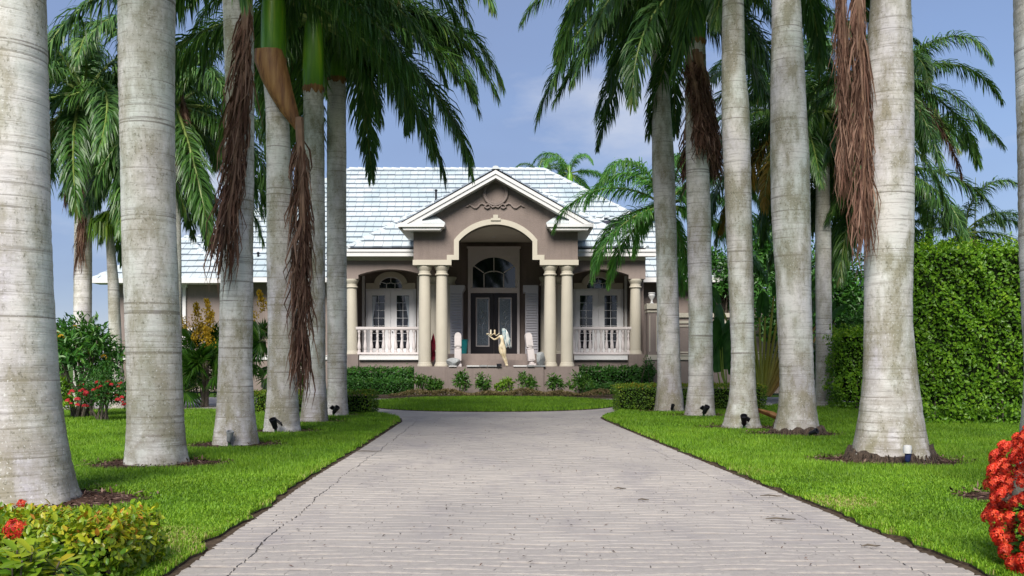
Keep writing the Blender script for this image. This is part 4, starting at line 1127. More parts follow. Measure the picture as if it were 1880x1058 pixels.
def dead_frond_mesh(seed, L=4.2, nl=300, ll=1.0, spread=.15):
    """a dead frond hanging straight down from its origin, leaflets folded along it"""
    r = np.random.default_rng(seed); ns = 18
    s = np.linspace(0, 1, ns)
    path = np.stack([.10 * L * np.sin(s * 2.2) * .4 + r.normal(0, .02) * s, .05 * np.sin(s * 4 + r.uniform(0, 3)), -L * s], 1)
    N = nl * 2; sl_ = np.sort(r.uniform(.06, .86, N))
    idx = sl_ * (ns - 1); i0 = np.minimum(idx.astype(int), ns - 2); f = (idx - i0)[:, None]
    B = path[i0] * (1 - f) + path[i0 + 1] * f
    a = r.uniform(0, 2 * np.pi, N)
    lat = np.stack([np.cos(a) * 1.1, np.sin(a) * .55, np.zeros(N)], 1)
    ln = ll * r.uniform(.5, 1.1, N) * np.where(sl_ < .2, .75, 1)
    d1 = unit(lat * spread * 2.4 + np.array([0, 0, -1.0]) + r.normal(0, .08, (N, 3)))
    d2 = unit(lat * spread * .6 + np.array([0, 0, -1.0]) + r.normal(0, .12, (N, 3))); d3 = unit(-lat * .12 + np.array([0, 0, -1.0]) + r.normal(0, .2, (N, 3)))
    p1 = B + d1 * (ln * .35)[:, None]; p2 = p1 + d2 * (ln * .35)[:, None]; p3 = p2 + d3 * (ln * .35)[:, None]
    wn_ = unit(np.cross(d2, rdir(r, N))) * (.028 * r.uniform(.5, 1.1, N) / 2)[:, None]
    V = np.stack([B - wn_ * .5, B + wn_ * .5, p1 - wn_, p1 + wn_, p2 - wn_ * .7, p2 + wn_ * .7, p3], 1).reshape(-1, 3)
    i = np.arange(N)[:, None] * 7
    Q = np.concatenate([i + [0, 1, 3, 2], i + [2, 3, 5, 4]], 0); Tr = i + [4, 5, 6]
    tv, tf = sweep_tube(path, .055 * (1 - s) ** .7 + .008, 6); tq = np.array([q for q in tf if len(q) == 4], dtype=np.int32)
    me = mesh_np('dead_frond', np.concatenate([V, tv]), [Q, Tr, tq + len(V)], rnd=np.concatenate([np.repeat(r.random(N), 7), np.full(len(tv), .5)]), mats=[0, 0, 1])
    me.materials.append(MAT['palm_leaf_dead']); me.materials.append(MAT['rachis_dead']); return me
FR = {}
def frond(kind, elev, var):
    e = int(round(elev / 15.0) * 15); key = (kind, e, var % 3)
    if key not in FR: FR[key] = frond_mesh(hash((e, var % 3, len(kind))) % 99991, 4.5, e, kind)
    return FR[key]
DEAD = [dead_frond_mesh(300 + k) for k in range(4)]

BASES = []      # (x, y, r) kept free of grass: palm bases
def trunk_mesh(prof, seed, n=26, zstep=.045, rings=.0018):
    """prof: list of (z, x, y, r) from the bottom to the top"""
    r = np.random.default_rng(seed)
    P = np.array(prof, dtype=float)
    z = np.arange(P[0, 0], P[-1, 0], zstep)
    def sm(col):
        v = np.interp(z, P[:, 0], P[:, col]); k = 9
        pad = np.concatenate([np.full(k, v[0]), v, np.full(k, v[-1])])
        ker = np.hanning(2 * k + 1); ker /= ker.sum()
        o = np.convolve(pad, ker, 'valid'); return o
    xs, ys, rs = sm(1), sm(2), sm(3)
    rs[:3] = np.interp(z[:3], P[:, 0], P[:, 3])
    ringn = r.normal(0, rings, len(z)) + np.where(r.random(len(z)) < .12, -rings * 1.5, 0)
    a = np.linspace(0, 2 * np.pi, n, endpoint=False)
    A, Z = np.meshgrid(a, z)
    lump = .012 * np.sin(A * 2 + Z * 1.3 + seed) + .008 * np.sin(A * 5 + Z * 3.1) + r.normal(0, .0025, A.shape)
    basew = np.exp(-(Z - z[0]) / .18) * .06 * np.sin(A * 7 + seed) + np.exp(-(Z - z[0]) / .3) * .04 * np.sin(A * 3 + 2 * seed)
    Rr = (rs + ringn)[:, None] * (1 + lump + basew)
    zz = Z + .02 * np.sin(A + seed)
    zz[0] = Z[0]
    V = np.stack([xs[:, None] + Rr * np.cos(A), ys[:, None] + Rr * np.sin(A), zz], -1).reshape(-1, 3)
    m = len(z); i = np.arange(m - 1)[:, None] * n + np.arange(n)[None, :]; j = np.arange(m - 1)[:, None] * n + (np.arange(n)[None, :] + 1) % n
    Q = np.stack([i, j, j + n, i + n], -1).reshape(-1, 4)
    return mesh_np('trunk', V, [Q], smooth=True), (xs[-1], ys[-1], z[-1], rs[-1])

def palm(label, D, prof, top_z, seed, nf=15, kind='green', fl=1.0, shaft=1.6, group='royal palms lining the driveway', cat='palm tree', dead=(), bare=None, emin=-52, name='royal_palm', azoff=None, extra=(), top_px=None, base_z=0.0, clear=35, dry=.3):
    """prof: (row, left px, right px) of the trunk in the photo, measured at distance D"""
    bx = gx((prof[-1][1] + prof[-1][2]) / 2.0, D)
    o = empty(name, (bx, D, 0)); tag(o, label, cat, group)
    pts = []
    for (py, a, b) in prof:
        pts.append((gz(py, D), gx((a + b) / 2.0, D) - bx, 0.0, (b - a) / 2.0 / FPX * D))
    pts = sorted(pts)
    pts[0] = (base_z, pts[0][1], 0, pts[0][3])
    pts = [p for k, p in enumerate(pts) if k == 0 or p[0] > base_z + .05]
    tz, tx, ty, trr = pts[-1]
    if top_z > tz + .2:
        slope = (pts[-1][1] - pts[-2][1]) / max(.3, pts[-1][0] - pts[-2][0])
        slope = max(-.06, min(.06, slope))
        ex = tx + slope * (top_z - tz) if top_px is None else gx(top_px, D) - bx
        pts.append((top_z, ex, 0, trr * .92))
    me, (cx, cy, cz, cr_) = trunk_mesh(pts, seed)
    link('trunk', me, MAT['palm_bark'], o)
    BASES.append((bx + pts[0][1], D, pts[0][3]))
    r = np.random.default_rng(seed + 1000)
    m = MB()
    cprof = [(cr_ * .99, -.04), (cr_ * 1.06, .06), (cr_ * 1.08, .3), (cr_ * 1.02, shaft * .55), (cr_ * .86, shaft * .85), (cr_ * .6, shaft), (.05, shaft + .5)]
    m.lathe([(a, z) for a, z in cprof], (cx, cy, cz), 20).build('crownshaft', MAT['crownshaft'], o, sharp=80)
    vs, fs = [], []
    for k in range(36):     # torn skirt where the last sheath let go
        a = 2 * math.pi * k / 36
        for (q, h) in ((1.03, -.02 - r.uniform(0, .13)), (1.09, -.01), (1.08, .02 + r.uniform(0, .07) * (k % 2))):
            vs.append((cx + cr_ * q * math.cos(a), cy + cr_ * q * math.sin(a), cz + h))
        b = 3 * ((k + 1) % 36)
        fs += [(3 * k, b, b + 1, 3 * k + 1), (3 * k + 1, b + 1, b + 2, 3 * k + 2)]
    MB().add(vs, fs).build('sheath_scar', MAT['sheath_brown'], o, sharp=20)
    az = r.uniform(0, 6.28) if azoff is None else R(azoff)
    top = cz + shaft
    for k in range(nf):
        t = k / max(1, nf - 1)
        e = 78 + (emin - 78) * t ** .85 + r.normal(0, 5)
        a = az + k * 2.39996 + r.normal(0, .1)
        kd = kind
        if clear is not None and e < clear:
            for _ in range(12):            # old fronds on the open side of the crown only
                if abs(((a + math.pi / 2 + math.pi) % (2 * math.pi)) - math.pi) > R(58): break
                a += R(37)
        if k >= nf - 2 and r.random() < dry and kind == 'green': kd = 'brown' if r.random() < .5 else 'yellow'
        f = link('frond', frond(kd, e, int(r.integers(0, 3))), None, o)
        f.location = (cx + .10 * math.cos(a), cy + .10 * math.sin(a), top - .25 * t + .1)
        f.rotation_euler = (0, 0, a); sc = fl * r.uniform(.88, 1.1); f.scale = (sc, sc * (1 if r.random() < .5 else -1), sc)
    for (kd, e, adeg, sc) in extra:
        f = link('frond', frond(kd, e, int(r.integers(0, 3))), None, o)
        f.location = (cx + .1 * math.cos(R(adeg)), cy + .1 * math.sin(R(adeg)), top - .1); f.rotation_euler = (0, 0, R(adeg)); f.scale = (sc, sc, sc)
    for q, (px, py, dd, ln, lean, wd, rz) in enumerate(dead):
        f = link('dead_frond', DEAD[(seed + q) % 4], None, o)
        f.location = (gx(px, dd) - bx, dd - D, gz(py, dd)); sc = ln / 4.2
        f.rotation_euler = (0, R(lean), R(rz)); f.scale = (sc * wd, sc * wd, sc)
    return o

L1 = palm('thick pale palm trunk at the left edge, nearest of the left row', 9.1, [(0, -62, 80), (265, -66, 85), (480, -68, 88), (600, -72, 93), (720, -82, 103), (800, -92, 114), (870, -105, 127), (930, -122, 142)], 7.6, 11, emin=-40, dry=0, extra=[('yellow', -45, 40, .9)])
L2 = palm('second palm of the left row, thick trunk speckled with lichen', 12.5, [(0, 219, 319), (265, 222, 319), (450, 226, 323), (600, 232, 328), (700, 236, 333), (780, 236, 336), (830, 232, 340), (858, 228, 345)], 8.6, 12, emin=-15, dry=0)
L3 = palm('third palm of the left row with a long dead frond hanging before its trunk', 15.4, [(0, 409, 464), (200, 416, 466), (420, 408, 465), (550, 404, 464), (680, 402, 462), (760, 398, 466), (822, 389, 472)], 8.3, 13, emin=-12, dry=0,
          dead=[(452, -35, 14.9, 4.5, 7.5, 1.1, 0)])
L4 = palm('fourth palm of the left row with an orange sheath peeling from its crownshaft', 18.4, [(110, 480, 524), (200, 488, 529), (300, 490, 534), (450, 490, 545), (620, 492, 548), (720, 491, 546), (797, 484, 551)], 6.95, 14, emin=-15, dry=0, top_px=497,
          dead=[(548, 215, 17.9, 4.9, 2.2, 1.1, 0)])
L5 = palm('fifth palm of the left row with a slim ringed trunk and bright green crownshaft', 21.5, [(160, 557, 594), (300, 558, 596), (550, 560, 597), (700, 559, 598), (778, 551, 603)], 7.4, 15, dry=0, fl=1.0, nf=19, emin=-22)
L6 = palm('farthest palm of the left row beside the clipped hedge', 24.1, [(300, 600, 636), (450, 600, 636), (620, 601, 637), (720, 601, 637), (767, 596, 640)], 8.3, 16, fl=1.0, nf=24, emin=-34, clear=None)
R1 = palm('thick palm on the right with broken root mat and dead frond hanging at its left', 12.9, [(0, 1600, 1670), (130, 1590, 1674), (265, 1585, 1676), (430, 1588, 1676), (600, 1588, 1673), (700, 1586, 1682), (780, 1577, 1693), (838, 1566, 1706)], 8.4, 21, emin=0, nf=10, dry=0, base_z=.08,
          dead=[(1574, -70, 12.5, 3.7, 1.5, 1.0, 0), (1545, -90, 12.7, 3.1, 3, 1.0, 40)])
R2 = palm('second palm of the right row with a split dark root mat at its foot', 17.7, [(0, 1418, 1469), (150, 1415, 1478), (280, 1415, 1484), (400, 1418, 1487), (520, 1425, 1488), (700, 1432, 1494), (760, 1429, 1498), (798, 1420, 1505)], 8.8, 22, emin=-15, dry=0, base_z=.08)
R3 = palm('third palm of the right row with smooth tall white trunk', 19.5, [(0, 1327, 1365), (130, 1325, 1368), (200, 1325, 1376), (300, 1328, 1378), (500, 1337, 1382), (650, 1343, 1385), (740, 1338, 1389), (788, 1323, 1397)], 9.3, 23, emin=-25, dry=0)
R4 = palm('fourth palm of the right row with brown fronds drooping under its crown', 24.0, [(240, 1259, 1300), (400, 1261, 1305), (600, 1265, 1308), (700, 1264, 1309), (765, 1257, 1314)], 9.2, 24, fl=1.0, nf=22, emin=-32, clear=None,
          dead=[(1262, 95, 23.6, 2.5, -3, 2.2, 0), (1278, 90, 23.55, 2.7, -7, 2.2, 30), (1288, 95, 23.5, 3.0, -11, 2.0, 60), (1294, 100, 23.8, 3.2, -14, 2.0, 110)])
R5 = palm('farthest palm of the right row beside the road', 26.3, [(210, 1197, 1232), (300, 1197, 1238), (450, 1204, 1243), (600, 1207, 1247), (700, 1207, 1250), (757, 1202, 1258)], 9.8, 25, fl=1.05, nf=24, emin=-30, clear=None)
palm('palm trunk just inside the right edge of the picture', 9.2, [(0, 1868, 2000), (400, 1877, 2010), (700, 1890, 2030), (922, 1870, 2060)], 8.4, 26, emin=-10, nf=8)
# palms further back
BK = 'palms standing behind the driveway rows'
palm('palm behind the flowering tree at far left, brown frond beside its white trunk', 27.0, [(310, 141, 168), (400, 138, 168), (540, 136, 168), (700, 136, 167), (757, 132, 172)], 7.2, 31, emin=-45, group=BK, dead=[(150, 280, 26.8, 3.2, 3, 1.0, 0), (128, 250, 26.8, 2.0, 5, 1.0, 0)], nf=21, clear=None)
palm('slim palm half hidden right behind the second left palm', 27.2, [(330, 317, 331), (500, 316, 333), (700, 316, 334), (756, 312, 337)], 6.9, 32, group=BK, dead=[(332, 170, 26.9, 2.6, -6, 1.3, 0)], nf=20, clear=None)
palm('palm crown filling the gap between the first and second left palms', 31.0, [(300, 250, 274), (500, 252, 276), (740, 256, 288)], 7.3, 33, group=BK, clear=None, nf=22)
palm('slender palm between the two nearest right palms', 29.0, [(300, 1499, 1522), (420, 1497, 1525), (600, 1498, 1527), (700, 1498, 1528), (748, 1493, 1533)], 7.0, 34, group=BK, clear=None, nf=22, fl=1.0, extra=[('yellow', -30, 200, .9)])
palm('palm crown showing to the right of the nearest right trunk', 22.5, [(300, 1628, 1655), (500, 1628, 1656), (752, 1620, 1662)], 6.3, 35, group=BK, clear=None, nf=20, fl=.58)
palm('dense palm crown between the third and second right palms', 30.5, [(300, 1440, 1464), (500, 1442, 1466), (745, 1444, 1476)], 7.2, 36, group=BK, clear=None, nf=22, extra=[('yellow', -45, 170, .9), ('yellow', -45, 200, .8)])
palm('palm with long hanging fronds left of the nearest right trunk', 31.0, [(400, 1602, 1628), (743, 1604, 1638)], 5.6, 37, group=BK, clear=None, nf=22, fl=1.0)
palm('bright green palm leaning over the right porch roof', 36.0, [(420, 1212, 1228), (600, 1213, 1229), (733, 1209, 1233)], 6.3, 38, group=BK, kind='bright', nf=19, fl=.95, emin=-40, shaft=.9)
palm('palm behind the hedge at right with one tall unopened spear', 31.0, [(470, 1760, 1778), (743, 1755, 1782)], 3.6, 39, group=BK, nf=15, fl=.62, shaft=.8)
palm('palm crown peeping over the roof ridge beside its right end', 64.0, [(340, 1040, 1052), (700, 1040, 1052)], 11.6, 40, group=BK, nf=12, kind='bright', fl=.7, shaft=.8)
palm('small palm top just above the middle of the roof ridge', 66.0, [(340, 985, 996), (700, 985, 996)], 11.9, 41, group=BK, nf=11, fl=.55, shaft=.8)
sp_ = MB().tube([(gx(1788, 31), 31, 3.9), (gx(1790, 31), 31, 5.5), (gx(1791, 31), 31, gz(326, 31))], [.04, .02, .008], 6)
# orange-brown sheath peeling from the fourth palm
def sheath(name, path, wid, parent=None, loc=(0, 0, 0), seed=0):
    r = random.Random(seed); vs = []; n = 9
    for i, (p, w_) in enumerate(zip(path, wid)):
        for k in range(n):
            a = math.pi * (k / (n - 1)) - math.pi
            vs.append((p[0] + w_ * math.cos(a), p[1] + .55 * w_ * math.sin(a), p[2] + r.uniform(-.01, .01)))
    fs = [(i * n + k, i * n + k + 1, (i + 1) * n + k + 1, (i + 1) * n + k) for i in range(len(path) - 1) for k in range(n - 1)]
    o = MB().add(vs, fs).build(name, MAT['sheath_brown'], parent, sharp=60); o.location = loc
    return o
bx4 = L4.location.x
spth = [(gx(x, 18.0) - bx4, -.42, gz(y, 18.0)) for x, y in ((493, 92), (496, 112), (506, 145), (519, 178), (531, 205), (541, 225), (548, 240))]
sheath('peeling_sheath', spth, [.25, .29, .27, .22, .17, .11, .05], L4)
# unopened spear belongs to the palm behind the hedge
hp = [o for o in C.objects if o.get('label', '').startswith('palm behind the hedge at right')][0]
so_ = sp_.build('spear_leaf', MAT['rachis'], hp)
so_.location = (-hp.location.x, -hp.location.y, 0)

# broken root mats at the feet of the two nearest right palms
for (po, D, pl, pr2, yb, seed) in ((R1, 12.9, 1566, 1706, 850, 1), (R2, 17.7, 1420, 1507, 806, 2)):
    r = np.random.default_rng(seed); rb = (pr2 - pl) / 2 / FPX * D
    c = gx((pl + pr2) / 2, D) - po.location.x
    prof_ = []
    n = 40; vs = []; fs = []
    for i, (z, q) in enumerate(((0, 1.2), (.05, 1.12), (.10, 1.07), (.15, 1.02), (.14, .7))):
        for k in range(n):
            a = 2 * math.pi * k / n
            w_ = 1 + .05 * math.sin(3 * a + seed) + r.normal(0, .022)
            vs.append((c + rb * q * w_ * math.cos(a), rb * q * w_ * math.sin(a), z + (r.normal(0, .03) + .045 * math.sin(2 * a + seed * 2) + .02 * (k % 2) if 0 < i < 4 else 0)))
    for i in range(4):
        for k in range(n): fs.append((i * n + k, i * n + (k + 1) % n, (i + 1) * n + (k + 1) % n, (i + 1) * n + k))
    MB().add(vs, fs).build('root_mat', MAT['root_fibre'], po, sharp=20)
    m = MB()
    for k in range(220):
        a = r.uniform(0, 6.28); q = rb * r.uniform(1.06, 1.12)
        m.tube([(c + q * math.cos(a), q * math.sin(a), r.uniform(.06, .15)), (c + q * 1.06 * math.cos(a + r.normal(0, .05)), q * 1.06 * math.sin(a), r.uniform(.03, .08)), (c + q * 1.13 * math.cos(a + r.normal(0, .08)), q * 1.13 * math.sin(a), 0.0)], [.008, .007, .004], 4, False)
    m.build('root_fibres', MAT['root_fibre'], po)

# ------------------------------------------------------------------ mulch around the palm feet
r = np.random.default_rng(5)
Pm, Dm, Nm, Lm, Wm = [], [], [], [], []
mv, mf = [], []
for (bx, by, br) in BASES:
    if by > 33: continue
    R_ = br * 1.25 + .30
    q = len(mv)
    mv.append((bx, by, .055))
    for k in range(24):
        a = 2 * math.pi * k / 24; w_ = R_ * (1 + .1 * math.sin(3 * a + bx) + r.normal(0, .05)); mv.append((bx + w_ * 1.12 * math.cos(a), by + w_ * .9 * math.sin(a), .022))
    for k in range(24): mf.append((q, q + 1 + k, q + 1 + (k + 1) % 24))
    n = int(900 * R_ * R_ * (1.6 if by < 14 else .8))
    a = r.uniform(0, 6.28, n); rad = R_ * np.sqrt(r.uniform(.1, 1.15, n))
    Pm.append(np.stack([bx + rad * 1.12 * np.cos(a), by + rad * .9 * np.sin(a), .05 - .02 * rad / R_ + r.uniform(0, .025, n)], 1))
    dd = rdir(r, n); dd[:, 2] *= .25; Dm.append(dd); nn = rdir(r, n) * .4; nn[:, 2] += 1; Nm.append(nn); Lm.append(r.uniform(.03, .1, n)); Wm.append(r.uniform(.008, .03, n))
Pm, Dm, Nm, Lm, Wm = map(np.concatenate, (Pm, Dm, Nm, Lm, Wm))
V, F, rv = leaf_arrays(Pm, Dm, Nm, Lm, Wm, r.random(len(Pm)), .05, .05)
me = mesh_np('mulch', np.concatenate([V, np.array(mv)]), [F, np.array(mf) + len(V)], rnd=np.concatenate([rv, np.full(len(mv), .2)]))
tag(link('mulch', me, MAT['mulch_chip']), 'brown wood mulch around the feet of the palms', 'mulch', kind='stuff')

# ------------------------------------------------------------------ grass
def inpoly(x, y, poly):
    ins = np.zeros(len(x), dtype=bool); n = len(poly); j = n - 1
    for i in range(n):
        xi, yi = poly[i]; xj, yj = poly[j]
        c = ((yi > y) != (yj > y)) & (x < (xj - xi) * (y - yi) / (yj - yi + 1e-12) + xi)
        ins ^= c; j = i
    return ins
r = np.random.default_rng(77)
PX, PY, SC = [], [], []
for (d0, d1, dens, sc, wide) in ((5.2, 8, 9000, 1.0, .62), (8, 11, 6500, 1.15, .60), (11, 15, 3600, 1.4, .58), (15, 20, 2000, 1.8, .56), (20, 27.2, 1100, 2.3, .55), (27.2, 38, 700, 2.9, .5)):
    W_ = wide * d1
    n = int(dens * (d1 - d0) * 2 * W_)
    x = r.uniform(-W_, W_, n); y = r.uniform(d0, d1, n)
    keep = np.abs(x) < wide * y
    keep &= ~((x > np.interp(y, LD, LX) + .02) & (x < np.interp(y, RD, RX) - .02) & (y < 24.4))
    x, y = x[keep], y[keep]
    k = inpoly(x, y, polyL) | inpoly(x, y, polyR) | inpoly(x, y, isl)
    x, y = x[k], y[k]
    for (bx, by, br) in BASES:
        dd = ((x - bx) / 1.12) ** 2 + ((y - by) / .9) ** 2
        R_ = br * 1.25 + .30
        k = dd > (R_ * (1 + .12 * np.sin(np.arctan2(y - by, x - bx) * 3 + bx) + r.normal(0, .07, len(x)))) ** 2 * .92
        x, y = x[k], y[k]
    PX.append(x); PY.append(y); SC.append(np.full(len(x), sc))
x, y, sc = map(np.concatenate, (PX, PY, SC))
# thin and dry towards the paving edge
edge = np.minimum(np.abs(x - np.interp(y, LD, LX)), np.abs(x - np.interp(y, RD, RX)))
edge = np.where(y < 24, edge, 1.0)
k = r.random(len(x)) < np.clip((edge - .01) / .10, .12, 1)
x, y, sc, edge = x[k], y[k], sc[k], edge[k]
patch = np.sin(x * 1.7 + 1.1 * np.sin(y * .9)) * np.sin(y * 1.3 + np.sin(x * .8)) + .5 * np.sin(x * 4.3 + y * 3.1) * np.sin(y * 3.7 - x)
bare = np.exp(-(((x - 3.0) / .35) ** 2 + ((y - 8.9) / .45) ** 2)) + .8 * np.exp(-(((x + 2.6) / .5) ** 2 + ((y - 6.9) / .7) ** 2)) + .5 * np.exp(-(((x - 2.95) / .3) ** 2 + ((y - 11.5) / .5) ** 2))
rn = np.clip(r.random(len(x)) * .72 + .10 * patch + .08 + .42 * np.clip(1 - edge / .22, 0, 1) * r.random(len(x)) + .95 * bare * r.random(len(x)), 0, 1)
n = len(x)
h = (.045 + .024 * r.random(n)) * np.sqrt(sc) * np.clip(.55 + edge * 3, .55, 1) * (1 - .35 * np.clip(bare, 0, 1)) * (1 + .12 * patch)
wd = .0085 * sc * r.uniform(.7, 1.2, n)
a = r.uniform(0, 2 * np.pi, n); lean = r.uniform(.15, .95, n); b = a + r.uniform(.8, 2.3, n)
B0 = np.stack([x, y, np.full(n, .012)], 1)
sd = np.stack([np.cos(b), np.sin(b), np.zeros(n)], 1) * (wd / 2)[:, None]
ld = np.stack([np.cos(a), np.sin(a), np.zeros(n)], 1)
mid = B0 + ld * (h * lean * .35)[:, None] + np.array([0, 0, 1.0]) * (h * .62)[:, None]
tip = B0 + ld * (h * lean * 1.0)[:, None] + np.array([0, 0, 1.0]) * (h * (1.05 - .35 * lean))[:, None]
V = np.stack([B0 - sd, B0 + sd, tip, mid + sd * .9, mid - sd * .9], 1)
nearm = y < 11
Vn = V[nearm].reshape(-1, 3); i = np.arange(nearm.sum())[:, None] * 5
Qn = i + [0, 1, 3, 4]; Tn = i + [4, 3, 2]
Vf = V[~nearm][:, :3].reshape(-1, 3); i2 = np.arange((~nearm).sum())[:, None] * 3 + len(Vn)
me = mesh_np('grass', np.concatenate([Vn, Vf]), [Qn, Tn, i2 + [0, 1, 2]], rnd=np.concatenate([np.repeat(rn[nearm], 5), np.repeat(rn[~nearm], 3)]))
tag(link('grass', me, MAT['grass_blade']), 'bright green lawn grass on both sides of the driveway', 'grass', kind='stuff')
print('grass blades', n)

# ------------------------------------------------------------------ hedges and shrubs
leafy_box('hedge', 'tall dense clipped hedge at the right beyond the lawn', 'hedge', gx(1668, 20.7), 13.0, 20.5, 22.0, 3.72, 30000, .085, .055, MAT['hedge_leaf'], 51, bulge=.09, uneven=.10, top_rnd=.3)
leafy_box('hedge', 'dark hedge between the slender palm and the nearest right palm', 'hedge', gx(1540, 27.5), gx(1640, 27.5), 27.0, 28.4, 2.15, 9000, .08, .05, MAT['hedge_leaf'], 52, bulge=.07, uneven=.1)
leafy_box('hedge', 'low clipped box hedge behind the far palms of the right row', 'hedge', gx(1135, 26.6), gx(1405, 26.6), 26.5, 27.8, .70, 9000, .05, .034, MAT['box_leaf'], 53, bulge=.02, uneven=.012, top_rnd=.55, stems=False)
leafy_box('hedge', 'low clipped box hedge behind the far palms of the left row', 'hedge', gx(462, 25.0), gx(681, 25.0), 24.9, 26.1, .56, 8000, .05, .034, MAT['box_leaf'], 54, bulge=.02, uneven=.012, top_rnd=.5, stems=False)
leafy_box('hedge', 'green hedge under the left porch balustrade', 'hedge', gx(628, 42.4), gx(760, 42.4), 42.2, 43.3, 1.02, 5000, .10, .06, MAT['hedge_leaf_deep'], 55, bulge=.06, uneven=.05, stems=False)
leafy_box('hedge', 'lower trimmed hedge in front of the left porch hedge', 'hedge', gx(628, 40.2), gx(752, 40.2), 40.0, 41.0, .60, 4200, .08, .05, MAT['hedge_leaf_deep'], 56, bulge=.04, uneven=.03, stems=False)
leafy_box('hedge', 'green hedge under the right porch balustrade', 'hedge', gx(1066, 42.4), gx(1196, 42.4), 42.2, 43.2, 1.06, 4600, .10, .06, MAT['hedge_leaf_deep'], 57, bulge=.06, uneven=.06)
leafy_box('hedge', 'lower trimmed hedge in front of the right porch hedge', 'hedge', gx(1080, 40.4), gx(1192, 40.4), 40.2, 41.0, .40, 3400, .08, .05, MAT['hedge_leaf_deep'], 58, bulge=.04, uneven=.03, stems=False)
# seven shrubs in front of the portico plinth
for k, (px, rad, h, nm) in enumerate(((773, .52, .64, 'largest leafy shrub left of the plinth corner'), (797, .36, .48, 'small leafy shrub just right of the leftmost plinth shrub'), (847, .36, .66, 'bushy shrub at the left end of the plinth front'), (887, .34, .62, 'narrow pointed shrub, second along the plinth front'), (927, .36, .58, 'yellowish green shrub in front of the statue plinth'), (967, .46, .70, 'full rounded shrub, fourth along the plinth front'), (1019, .36, .68, 'upright shrub before the right plinth corner'), (1062, .58, .76, 'largest leafy shrub right of the plinth corner'))):
    leafy_blob('shrub', nm, 'shrub', (gx(px, 38.6), 38.6, .04), (rad, rad, h), 420, .17, .062, MAT['shrub_leaf'] if k != 4 else MAT['strap_leaf'], 600 + k, group='shrubs planted before the portico', stems=5, clumps=16, rnd_bias=.18)
r = np.random.default_rng(8)
n = 5200
x = r.uniform(gx(715, 37.6), gx(1118, 37.6), n); y = 37.7 + r.normal(0, .22, n)
hgt = (.16 + .12 * np.sin(x * 3.1) * np.sin(x * 1.3 + 1)) * r.random(n) ** .6
P = np.stack([x, y, .05 + np.clip(hgt, 0, .4)], 1); dr = rdir(r, n); dr[:, 2] = np.abs(dr[:, 2]) + .2
tag(leaves('ground_cover', P, dr, rdir(r, n) + np.array([0, 0, 1]), .10, .045, MAT['dry_leaf'], seed=3), 'dry brownish green ground cover edging the bed before the portico', 'ground cover', kind='stuff')

# front-left hedge with larger leaves, and the bush close to the camera
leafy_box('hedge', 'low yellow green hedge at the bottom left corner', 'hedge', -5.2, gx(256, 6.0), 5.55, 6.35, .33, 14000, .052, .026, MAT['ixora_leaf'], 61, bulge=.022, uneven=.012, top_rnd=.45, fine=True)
def whorled(name, label, loc, rad, tips, mat, seed, L, W):
    r = np.random.default_rng(seed); o = empty(name, loc); tag(o, label, 'bush')
    P, Dd, Nn, Ln, Wn, rn = [], [], [], [], [], []; m = MB(); tipsl = []
    for k in range(tips):
        d = rdir(r, 1)[0]; d[2] = abs(d[2]) * 1.1 - .3; d /= np.linalg.norm(d)
        t = d * np.array(rad) * r.uniform(.72, 1.0); t[2] = max(t[2] + .02, .08)
        ax = unit(d * .6 + np.array([0, 0, .9])); tipsl.append((t, ax))
        m.tube([(t[0] * .15, t[1] * .15, 0), tuple(t * .55), tuple(t)], [.012, .008, .004], 5)
        cb_ = r.random()
        for q in range(9):
            a = q * 2.4 + r.normal(0, .2); e1 = unit(np.cross(ax, [.3, .2, 1.])); e2 = np.cross(ax, e1)
            up_ = .25 + .12 * (q % 3) + (.5 if q > 6 else 0)
            P.append(t - ax * (.06 * r.random())); Dd.append(e1 * math.cos(a) + e2 * math.sin(a) + ax * up_); Nn.append(ax); Ln.append(L * r.uniform(.65, 1.15)); Wn.append(W * r.uniform(.75, 1.1)); rn.append(min(1, cb_ * .6 + r.random() * .4))
    V, T_, Q_, rv = leaf_arrays_fine(np.array(P), np.array(Dd), np.array(Nn), np.array(Ln), np.array(Wn), np.array(rn), .14, .2)
    link('foliage', mesh_np('foliage', V, [T_, Q_], rnd=rv, smooth=True), mat, o); m.build('stem', MAT['stem_bark'], o)
    return o, tipsl
fb, tl = whorled('ixora_bush', 'bush with large yellow green leaves and one red flower head at bottom left', (gx(30, 4.4), 4.4, 0), (.40, .34, .50), 180, MAT['ixora_leaf'], 62, .105, .044)
RED = [floret_cluster(70 + k, .058, 60, MAT['red_petal'], .020) for k in range(3)]
for (px, py, dd, sc) in ((28, 972, 4.0, .85), (40, 925, 4.5, .4)):
    f = link('flower_cluster', RED[0], None, fb); f.location = (gx(px, dd) - fb.location.x, dd - 4.4, gz(py, dd)); f.scale = (sc,) * 3; f.rotation_euler = (.9, 0, 0)
rb_, tl = whorled('ixora_bush', 'bush covered in red flower heads at the right edge', (gx(1992, 6.0), 6.0, 0), (.42, .44, .86), 240, MAT['shrub_leaf'], 63, .09, .038)
r = np.random.default_rng(64)
for k in range(300):
    a = r.uniform(2.2, 5.3); z_ = r.uniform(.05, .95)
    q_ = .46 * (1 - abs((z_ - .42) / .56) ** 5) * (1 + .10 * math.sin(4 * a + 7 * z_)) + r.normal(0, .02)
    q_ = max(q_, .05)
    d = np.array([math.cos(a), math.sin(a), .35 + 1.4 * max(0, z_ - .7)]); d /= np.linalg.norm(d)
    p = np.array([math.cos(a) * q_, math.sin(a) * q_, z_])
    f = link('flower_cluster', RED[k % 3], None, rb_); f.location = tuple(p); s_ = r.uniform(.6, 1.0); f.scale = (s_,) * 3
    f.rotation_euler = Vector(d).to_track_quat('Z', 'Y').to_euler()
fallen = [(-.62, -.1), (-.7, .15)]

